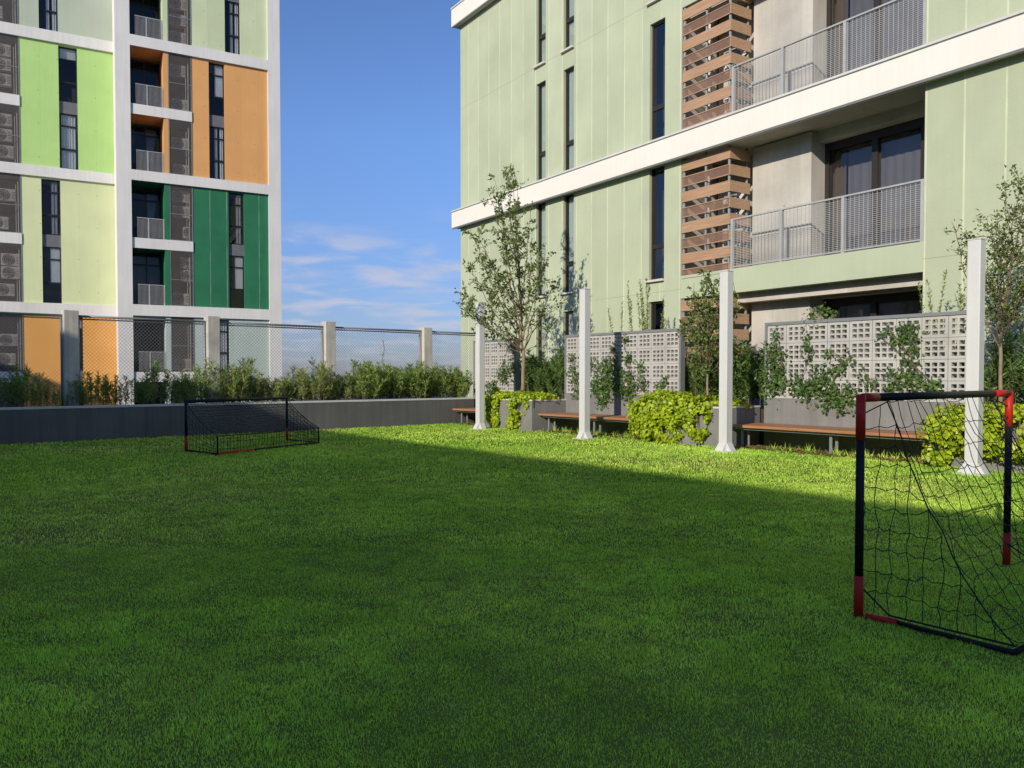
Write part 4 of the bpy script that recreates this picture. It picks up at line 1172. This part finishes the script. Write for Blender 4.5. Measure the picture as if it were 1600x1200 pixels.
# big leafy shrub at the right edge against the facade
def big_bush(loc, seed, rx, ry, h, n, label, lm):
    rg2 = np.random.default_rng(seed)
    t = root('leafy_shrub', loc, 0, label=label, cat='shrub')
    st = MB(); C = []
    for i in range(26):
        a = rg2.uniform(0, 6.28); q = math.sqrt(rg2.uniform())
        e = np.array([rx * q * math.cos(a), ry * q * math.sin(a), h * rg2.uniform(0.25, 1.0) * (1 - 0.35 * q * q)])
        path = bez(np.zeros(3) + rg2.normal(size=3) * np.array([.15, .1, 0]), e * np.array([0.5, 0.5, 0.7]), e, 7)
        st.tube([tuple(p) for p in path], list(np.linspace(0.016, 0.004, 7)), 5, False)
        m_ = n // 26
        u = rg2.uniform(0.15, 1.0, m_) * 5.999; k = u.astype(int); f = (u - k)[:, None]
        C.append(path[k] * (1 - f) + path[k + 1] * f + rg2.normal(size=(m_, 3)) * 0.13)
    C = np.concatenate(C); N = len(C)
    d = rand_dirs(N, rg2); d[:, 2] -= 0.2
    L = rg2.uniform(0.6, 1.3, N) * 0.10
    V = leaf_quads(C, d, rand_dirs(N, rg2, 0.9), L, L * 0.4, 0.15, 0.42)
    st.build('stems', M['twig'], t); np_mesh('foliage', V, 4, lm, t, rg2.uniform(0, 1, N))
big_bush(FG.w(-3.75, 14.6, 0.7), 51, 1.0, 0.45, 2.5, 5200, 'tall leafy shrub against the green facade at the right edge of the picture', M['hedge_leaf'])
big_bush(FG.w(-2.2, 14.5, 0.7), 52, 1.1, 0.5, 2.9, 4000, 'tall leafy shrub just outside the right edge, beyond the other one', M['hedge_leaf'])

# climbing stem on the fence
cv = root('climbing_plant', FF.w(9.6, 0.98, 0.66), FF.rz, label='thin bare climbing stem in the middle of the sky-backed chain-link panel', cat='vine')
s_ = MB(); s_.tube([(0, 0, 0.3), (0.05, 0, 0.75), (0.0, 0, 1.2), (0.06, 0, 1.55), (0.02, 0, 1.8)], 0.008, 5); s_.build('stems', M['twig'], cv)
C = np.column_stack([rng.normal(0.03, 0.07, 70), rng.normal(0, 0.03, 70), rng.uniform(0.3, 1.75, 70)])
np_mesh('leaves', leaf_quads(C, rand_dirs(70, rng), rand_dirs(70, rng), rng.uniform(.03, .07, 70), rng.uniform(.02, .03, 70)), 4, M['dry_shrub_leaf'], cv, rng.uniform(0, 1, 70))

# dry leaves swept under the benches
C = []
for x0, x1, n in ((-15.7, -12.1, 450), (-9.86, -5.8, 800), (-19.6, -17.9, 120)):
    k = n; X = rng.uniform(x0, x1, k); Y = rng.normal(13.15, 0.22, k).clip(12.75, 13.9)
    for a, c in zip(X, Y):
        p = FG.w(a, c); C.append((p.x, p.y, rng.uniform(0.012, 0.05)))
C = np.array(C); N = len(C); d = rand_dirs(N, rng); d[:, 2] *= 0.25
o = np_mesh('dry_leaves', leaf_quads(C, d, rand_dirs(N, rng, 2.0), rng.uniform(0.04, 0.09, N), rng.uniform(0.02, 0.045, N), 0.2), 4, M['dry_leaf'], None, rng.uniform(0, 1, N))
tag(o, kind='stuff', label='scatter of dry brown leaves on the ground under the benches', cat='leaf litter')

# ------------------------------------------------------------------ goals
def net_strings(mb, A, r, rg2, sag=0.0):
    """A: grid (ni,nj,3) of knots; strings run both ways, each with a little slack"""
    ni, nj = A.shape[:2]
    for i in range(ni):
        for j in range(nj):
            for di, dj in ((1, 0), (0, 1)):
                if i + di < ni and j + dj < nj:
                    a, b = A[i, j], A[i + di, j + dj]
                    if np.linalg.norm(a - b) < 0.012: continue
                    m_ = (a + b) / 2 + np.array([0, 0, -sag * np.linalg.norm(a - b)]) + rg2.normal(size=3) * 0.004
                    mb.tube([tuple(a), tuple(m_), tuple(b)], r, 4, False)

def seg(parent, name, m, a, b, r, n=12):
    q = MB(); q.tube([tuple(a), tuple(b)], r, n); return q.build(name, m, parent, True)

def near_goal():
    g1 = np.array([2.02, 4.63, 0]); g2 = np.array([3.68, 5.92, 0])
    c = (g1 + g2) / 2
    t = root('football_goal', (c[0], c[1], 0), 0, label='black and red small football goal in the right foreground', cat='football goal')
    p1, p2 = g1 - c, g2 - c
    back = np.array([0.50, -0.66, 0])
    H1 = 1.28; up = np.array([0, 0, 1.0]); r = 0.026
    ux = (p2 - p1) / np.linalg.norm(p2 - p1)
    for p in (p1, p2):
        seg(t, 'post', M['goal_black'], p + up * 0.24, p + up * (H1 - 0.25), r * 0.93)
        seg(t, 'corner_sleeve', M['goal_red'], p + up * (H1 - 0.25), p + up * (H1 + 0.012), r * 1.04)
        seg(t, 'foot_sleeve', M['goal_red'], p + up * 0.0, p + up * 0.24, r * 1.02)
        if p is p1: seg(t, 'ground_sleeve', M['goal_red'], p + back * 0.06 + up * 0.012, p + back * 0.28 + up * 0.02, r * 0.8)
        seg(t, 'ground_bar', M['goal_black'], p + back * 0.28 + up * 0.02, p + back * 1.0 + up * 0.015, r * 0.6)
    L = np.linalg.norm(p2 - p1)
    seg(t, 'crossbar', M['goal_black'], p1 + ux * 0.18 + up * (H1 - 0.004), p2 - ux * 0.28 + up * (H1 - 0.004), r * 0.93)
    seg(t, 'crossbar_sleeve', M['goal_red'], p1 + ux * 0.022 + up * (H1 - 0.004), p1 + ux * 0.18 + up * (H1 - 0.004), r)
    seg(t, 'crossbar_sleeve', M['goal_red'], p2 - ux * 0.28 + up * (H1 - 0.004), p2 - ux * 0.022 + up * (H1 - 0.004), r)
    seg(t, 'rear_bar', M['goal_black'], p1 + back + up * 0.02, p2 + back + up * 0.015, r * 0.6)
    rg2 = np.random.default_rng(61)
    nb = MB()
    def seam(T, Rr, s):
        q = T + (Rr - T) * s; return q + np.array([0, 0, -0.72 * s * (1 - s)])
    for p, sg in ((p1, 1), (p2, -1)):
        T = p + ux * 0.32 * sg + up * (H1 - 0.03); Rr = p + back + up * 0.06
        ns, dzk = 10, 0.118
        tops_, colsk = [], []
        for i in range(ns):
            s = i / (ns - 1)
            topp = seam(T, Rr, max(0.0, (s - 0.16) / 0.84)) if s > 0.16 else (p + up * (H1 - 0.10)) * (1 - s / 0.16) + T * (s / 0.16)
            bot = p + back * s + up * (0.16 if i == 0 else 0.05)
            kn = [bot]
            k = 1
            while 0.05 + k * dzk < topp[2] - 0.03:
                z = 0.05 + k * dzk
                if z > bot[2] + 0.02:
                    q = bot + (topp - bot) * (z - bot[2]) / (topp[2] - bot[2])
                    q = q + rg2.normal(size=3) * 0.010 + np.array([0, 0, -0.012 * math.sin(s * 3.1)])
                    kn.append(q)
                else: kn.append(bot)
                k += 1
            kn.append(topp); colsk.append(kn)
            path = []
            for u_, v_ in zip(kn[:-1], kn[1:]):
                path += [tuple(u_), tuple((u_ + v_) / 2 + rg2.normal(size=3) * 0.0035)]
            path.append(tuple(kn[-1]))
            nb.tube(path, 0.0026, 4, False)
        for i in range(ns - 1):
            ka, kb = colsk[i], colsk[i + 1]
            for k in range(1, len(ka) - 1):
                a_, b_ = ka[k], kb[min(k, len(kb) - 1)]
                m_ = (a_ + b_) / 2 + np.array([0, 0, -0.012 - 0.008 * rg2.uniform()])
                nb.tube([tuple(a_), tuple(a_ * 0.7 + b_ * 0.3 + np.array([0, 0, -0.010])), tuple(m_), tuple(b_)], 0.0026, 4, False)
        pts = [tuple(seam(T, Rr, s) + rg2.normal(size=3) * 0.006) for s in np.linspace(0, 1, 12)]
        nb.tube(pts, 0.0042, 5)
        nb.tube([tuple(p + up * (H1 - 0.10) + ux * 0.02 * sg), tuple(T)], 0.004, 5)
        nb.tube([tuple(p + up * 0.17 + ux * 0.025 * sg), tuple(p + back * 0.22 + up * 0.05), tuple(p + back + up * 0.05)], 0.006, 5)
    a = p1 + ux * 0.32 + up * (H1 - 0.03); b = p2 - ux * 0.32 + up * (H1 - 0.03)
    nc, nr = 15, 13
    A = np.zeros((nc, nr, 3))
    for i in range(nc):
        v = i / (nc - 1)
        for k in range(nr):
            s = k / (nr - 1)
            top_ = a + (b - a) * v; bot = p1 + back + (p2 - p1) * v + up * 0.05
            A[i, k] = top_ + (bot - top_) * s + np.array([0, 0, -0.62 * s * (1 - s)]) + rg2.normal(size=3) * 0.011
    net_strings(nb, A, 0.0026, rg2, 0.06)
    nb.build('net', M['net'], t)
near_goal()

def far_goal():
    g1 = np.array([-6.09, 14.93, 0]); g2 = np.array([-4.90, 17.4, 0])
    c = (g1 + g2) / 2
    t = root('football_goal', (c[0], c[1], 0), 0, label='small black football goal standing before the charcoal planter wall', cat='football goal')
    p1, p2 = g1 - c, g2 - c
    back = np.array([0.88, -0.80, 0]); up = np.array([0, 0, 1.0]); H1 = 0.93; hb = 0.34; r = 0.028
    for p in (p1, p2):
        seg(t, 'post', M['goal_black'], p + up * 0.28, p + up * H1, r)
        seg(t, 'foot_sleeve', M['goal_red'], p, p + up * 0.28, r * 1.03)
        seg(t, 'rear_post', M['goal_black'], p + back, p + back + up * hb, r * 0.55)
        seg(t, 'ground_bar', M['goal_black'], p + up * 0.02, p + back + up * 0.02, r * 0.7)
    seg(t, 'crossbar', M['goal_black'], p1 + up * H1, p2 + up * H1, r * 1.05)
    d = p2 - p1
    seg(t, 'rear_bar', M['goal_black'], p1 + back + d * 0.32 + up * 0.025, p2 + back + up * 0.025, r * 0.75)
    seg(t, 'rear_sleeve', M['goal_red'], p1 + back + up * 0.025, p1 + back + d * 0.32 + up * 0.025, r * 0.95)
    rg2 = np.random.default_rng(62); nb = MB()
    nc = 36
    def prof(s):   # 0 crossbar -> 1 rear top -> 1.35 ground
        if s <= 1: return back * s + up * (H1 + (hb - H1) * s - 0.30 * s * (1 - s))
        return back + up * (hb * (1 - (s - 1) / 0.35))
    ss = list(np.linspace(0, 1, 15)) + [1.12, 1.24, 1.35]
    A = np.array([[p1 + d * i / (nc - 1) + prof(s) + rg2.normal(size=3) * 0.007 for s in ss] for i in range(nc)])
    A[:, -1, 2] = 0.03
    net_strings(nb, A, 0.0042, rg2, 0.04)
    for p in (p1, p2):
        ns, nk = 10, 9
        A = np.zeros((ns, nk, 3))
        for i in range(ns):
            s = i / (ns - 1); tp = p + prof(s); bt = p + back * s + up * 0.03
            for k in range(nk): A[i, k] = bt + (tp - bt) * k / (nk - 1) + rg2.normal(size=3) * 0.006
        net_strings(nb, A, 0.0042, rg2, 0.04)
        nb.tube([tuple(p + prof(s)) for s in np.linspace(0, 1.35, 14)], 0.007, 5)
    nb.tube([tuple(p1 + back + up * hb), tuple(p1 + back + d * 0.5 + up * (hb - 0.02)), tuple(p2 + back + up * hb)], 0.007, 5)
    nb.build('net', M['net'], t)
far_goal()

# ------------------------------------------------------------------ grass
def value_noise(X, Y, s, seed):
    r_ = np.random.default_rng(seed); n = 64; G_ = r_.uniform(0, 1, (n, n))
    x = X / s; y = Y / s; i = np.floor(x).astype(int); j = np.floor(y).astype(int); u = x - i; v = y - j
    u = u * u * (3 - 2 * u); v = v * v * (3 - 2 * v)
    g_ = lambda a, b: G_[a % n, b % n]
    return (g_(i, j) * (1 - u) + g_(i + 1, j) * u) * (1 - v) + (g_(i, j + 1) * (1 - u) + g_(i + 1, j + 1) * u) * v

PATCH = ((-4.25, 6.7, 0.40, 1.1), (-4.0, 7.1, 0.7, 0.6), (-4.7, 8.7, 1.1, 0.6), (-3.6, 9.4, 1.0, 0.35), (-8.0, 15.2, 1.5, 0.8), (-6.6, 15.8, 1.2, 0.6), (-4.2, 12.2, 1.6, 0.35), (-4.7, 20.4, 0.9, 0.8), (-2.6, 9.5, 1.4, 0.2),
         (-2.7, 4.9, 0.5, 0.25), (4.9, 9.9, 0.5, 0.5), (1.3, 4.6, 0.35, 0.35), (0.3, 5.6, 0.3, 0.25), (-1.6, 3.6, 0.4, 0.25), (5.2, 10.3, 1.2, 0.35), (2.0, 13.4, 1.5, 0.35), (3.2, 12.6, 1.0, 0.4))
def drymap(X, Y):
    d = np.zeros(len(X))
    wob = 0.5 + value_noise(X, Y, 0.4, 9)
    for px_, py_, r_, k_ in PATCH: d += k_ * wob * np.exp(-(((X - px_) / r_) ** 2 + ((Y - py_) / (r_ * 0.8)) ** 2))
    return d
def blades(d0, d1, dens, hgt, wid, seed):
    """blades in the ring of the lawn between d0 and d1 metres ahead of the viewer's end of it"""
    rg2 = np.random.default_rng(seed)
    xw = 0.74 * d1 + 2.2
    n = int((d1 - d0) * 2 * xw * dens)
    X = rg2.uniform(-xw, xw, n); Y = rg2.uniform(d0, d1, n)
    v = np.stack([X, Y], 1)
    f = (v - FF.p0) @ FF.ey; gx = v @ FG.ex; gy = v @ FG.ey
    ok = (np.abs(X) < 0.74 * Y + 2.2) & (f < 0.01) & (gy < 13.2)
    inpl = np.zeros(n, bool)
    for x0, x1, _ in plant: inpl |= (gx > x0) & (gx < x1) & (gy > 12.8)
    under = (gy > 12.95) & (rg2.uniform(size=n) > 0.12)
    X, Y = X[ok & ~inpl & ~under], Y[ok & ~inpl & ~under]
    n = len(X)
    cl = value_noise(X, Y, 0.13, 3); bg = value_noise(X, Y, 1.1, 4); vb = value_noise(X, Y, 3.7, 5); fine = value_noise(X, Y, 0.045, 6)
    keep = rg2.uniform(size=n) < (0.6 + 0.4 * np.clip(cl * 1.3, 0, 1)) * (1 - 0.5 * np.clip(drymap(X, Y), 0, 1))
    X, Y, cl, bg, vb, fine = [a[keep] for a in (X, Y, cl, bg, vb, fine)]
    n = len(X)
    h = hgt * (0.55 + 0.7 * cl) * rg2.uniform(0.6, 1.35, n) * (0.8 + 0.4 * bg)
    w = wid * rg2.uniform(0.7, 1.3, n)
    a = value_noise(X, Y, 0.3, 8) * 12 + rg2.normal(size=n) * 1.3
    lean = rg2.uniform(0.1, 0.85 if d0 > 6 else 1.2, n)
    dx, dy = np.cos(a) * lean, np.sin(a) * lean
    b_ = rg2.uniform(0, 6.28, n); sx, sy = np.cos(b_) * w / 2, np.sin(b_) * w / 2
    Z = np.zeros(n) - 0.003
    p0 = np.stack([X - sx, Y - sy, Z], 1); p1 = np.stack([X + sx, Y + sy, Z], 1)
    m0 = np.stack([X + dx * h * .35 + sx * .8, Y + dy * h * .35 + sy * .8, h * 0.62], 1); m1 = np.stack([X + dx * h * .35 - sx * .8, Y + dy * h * .35 - sy * .8, h * 0.62], 1)
    tp = np.stack([X + dx * h, Y + dy * h, h * np.maximum(0.45, 1.02 - 0.34 * lean)], 1)
    V = np.stack([p0, p1, m0, tp, m1], 1).reshape(-1, 3)
    tone = rg2.uniform(0, 1, n) * 0.42 + 0.28 * bg * vb + 0.10 * fine
    # worn straw-coloured patches where the photograph shows them
    dry = drymap(X, Y)
    tone += np.where(rg2.uniform(size=n) < dry, rg2.uniform(0.35, 0.75, n), 0) + (rg2.uniform(size=n) < 0.05) * 0.45
    return V, np.clip(tone, 0, 1)
Vs, Ts = [], []
for k, a in enumerate(((1.8, 4.2, 18000, 0.016, 0.0027), (4.2, 6.5, 12000, 0.018, 0.0034), (6.5, 10.5, 4600, 0.022, 0.0056), (10.5, 16, 1600, 0.031, 0.0095), (16, 25, 650, 0.036, 0.014))):
    V, T_ = blades(*a, 70 + k); Vs.append(V); Ts.append(T_)
V = np.concatenate(Vs).astype(np.float32); T_ = np.concatenate(Ts).astype(np.float32); nb_ = len(T_)
me = bpy.data.meshes.new('grass')
me.vertices.add(nb_ * 5); me.loops.add(nb_ * 7); me.polygons.add(nb_ * 2)
me.vertices.foreach_set('co', V.ravel())
base_ = (np.arange(nb_, dtype=np.int32) * 5)[:, None]
me.loops.foreach_set('vertex_index', (base_ + np.array([[0, 1, 2, 4, 2, 3, 4]], np.int32)).ravel().astype(np.int32))
st_ = (np.arange(nb_, dtype=np.int32) * 7)[:, None] + np.array([[0, 4]], np.int32)
me.polygons.foreach_set('loop_start', st_.ravel().astype(np.int32))
me.polygons.foreach_set('loop_total', np.tile(np.array([4, 3], np.int32), nb_))
at_ = me.attributes.new('tone', 'FLOAT', 'FACE'); at_.data.foreach_set('value', np.repeat(T_, 2))
me.update(calc_edges=True)
o = link('grass', me, M['blade'])
tag(o, kind='stuff', label='short green mown grass covering the lawn, worn yellow in places', cat='grass')
# a few taller weeds under the benches
tu = []; tt = []
for _ in range(60):
    gx_ = rng.choice([rng.uniform(-15.4, -12.3), rng.uniform(-9.2, -6)]); p = FG.w(gx_, rng.normal(13.05, 0.08))
    k = 9; c = np.column_stack([np.full(k, p.x) + rng.normal(size=k) * 0.02, np.full(k, p.y) + rng.normal(size=k) * 0.02, np.zeros(k)])
    d = rand_dirs(k, rng); d[:, 2] = np.abs(d[:, 2]) + 1.1
    tu.append(leaf_quads(c, d, rand_dirs(k, rng), rng.uniform(0.08, 0.22, k), np.full(k, 0.009), 0.1, 0.35)); tt.append(rng.uniform(0.2, 0.7, k))
o = np_mesh('weeds', np.concatenate(tu), 4, M['blade'], None, np.concatenate(tt))
tag(o, kind='stuff', label='taller tufts of unmown grass along the edge of the benches', cat='grass')
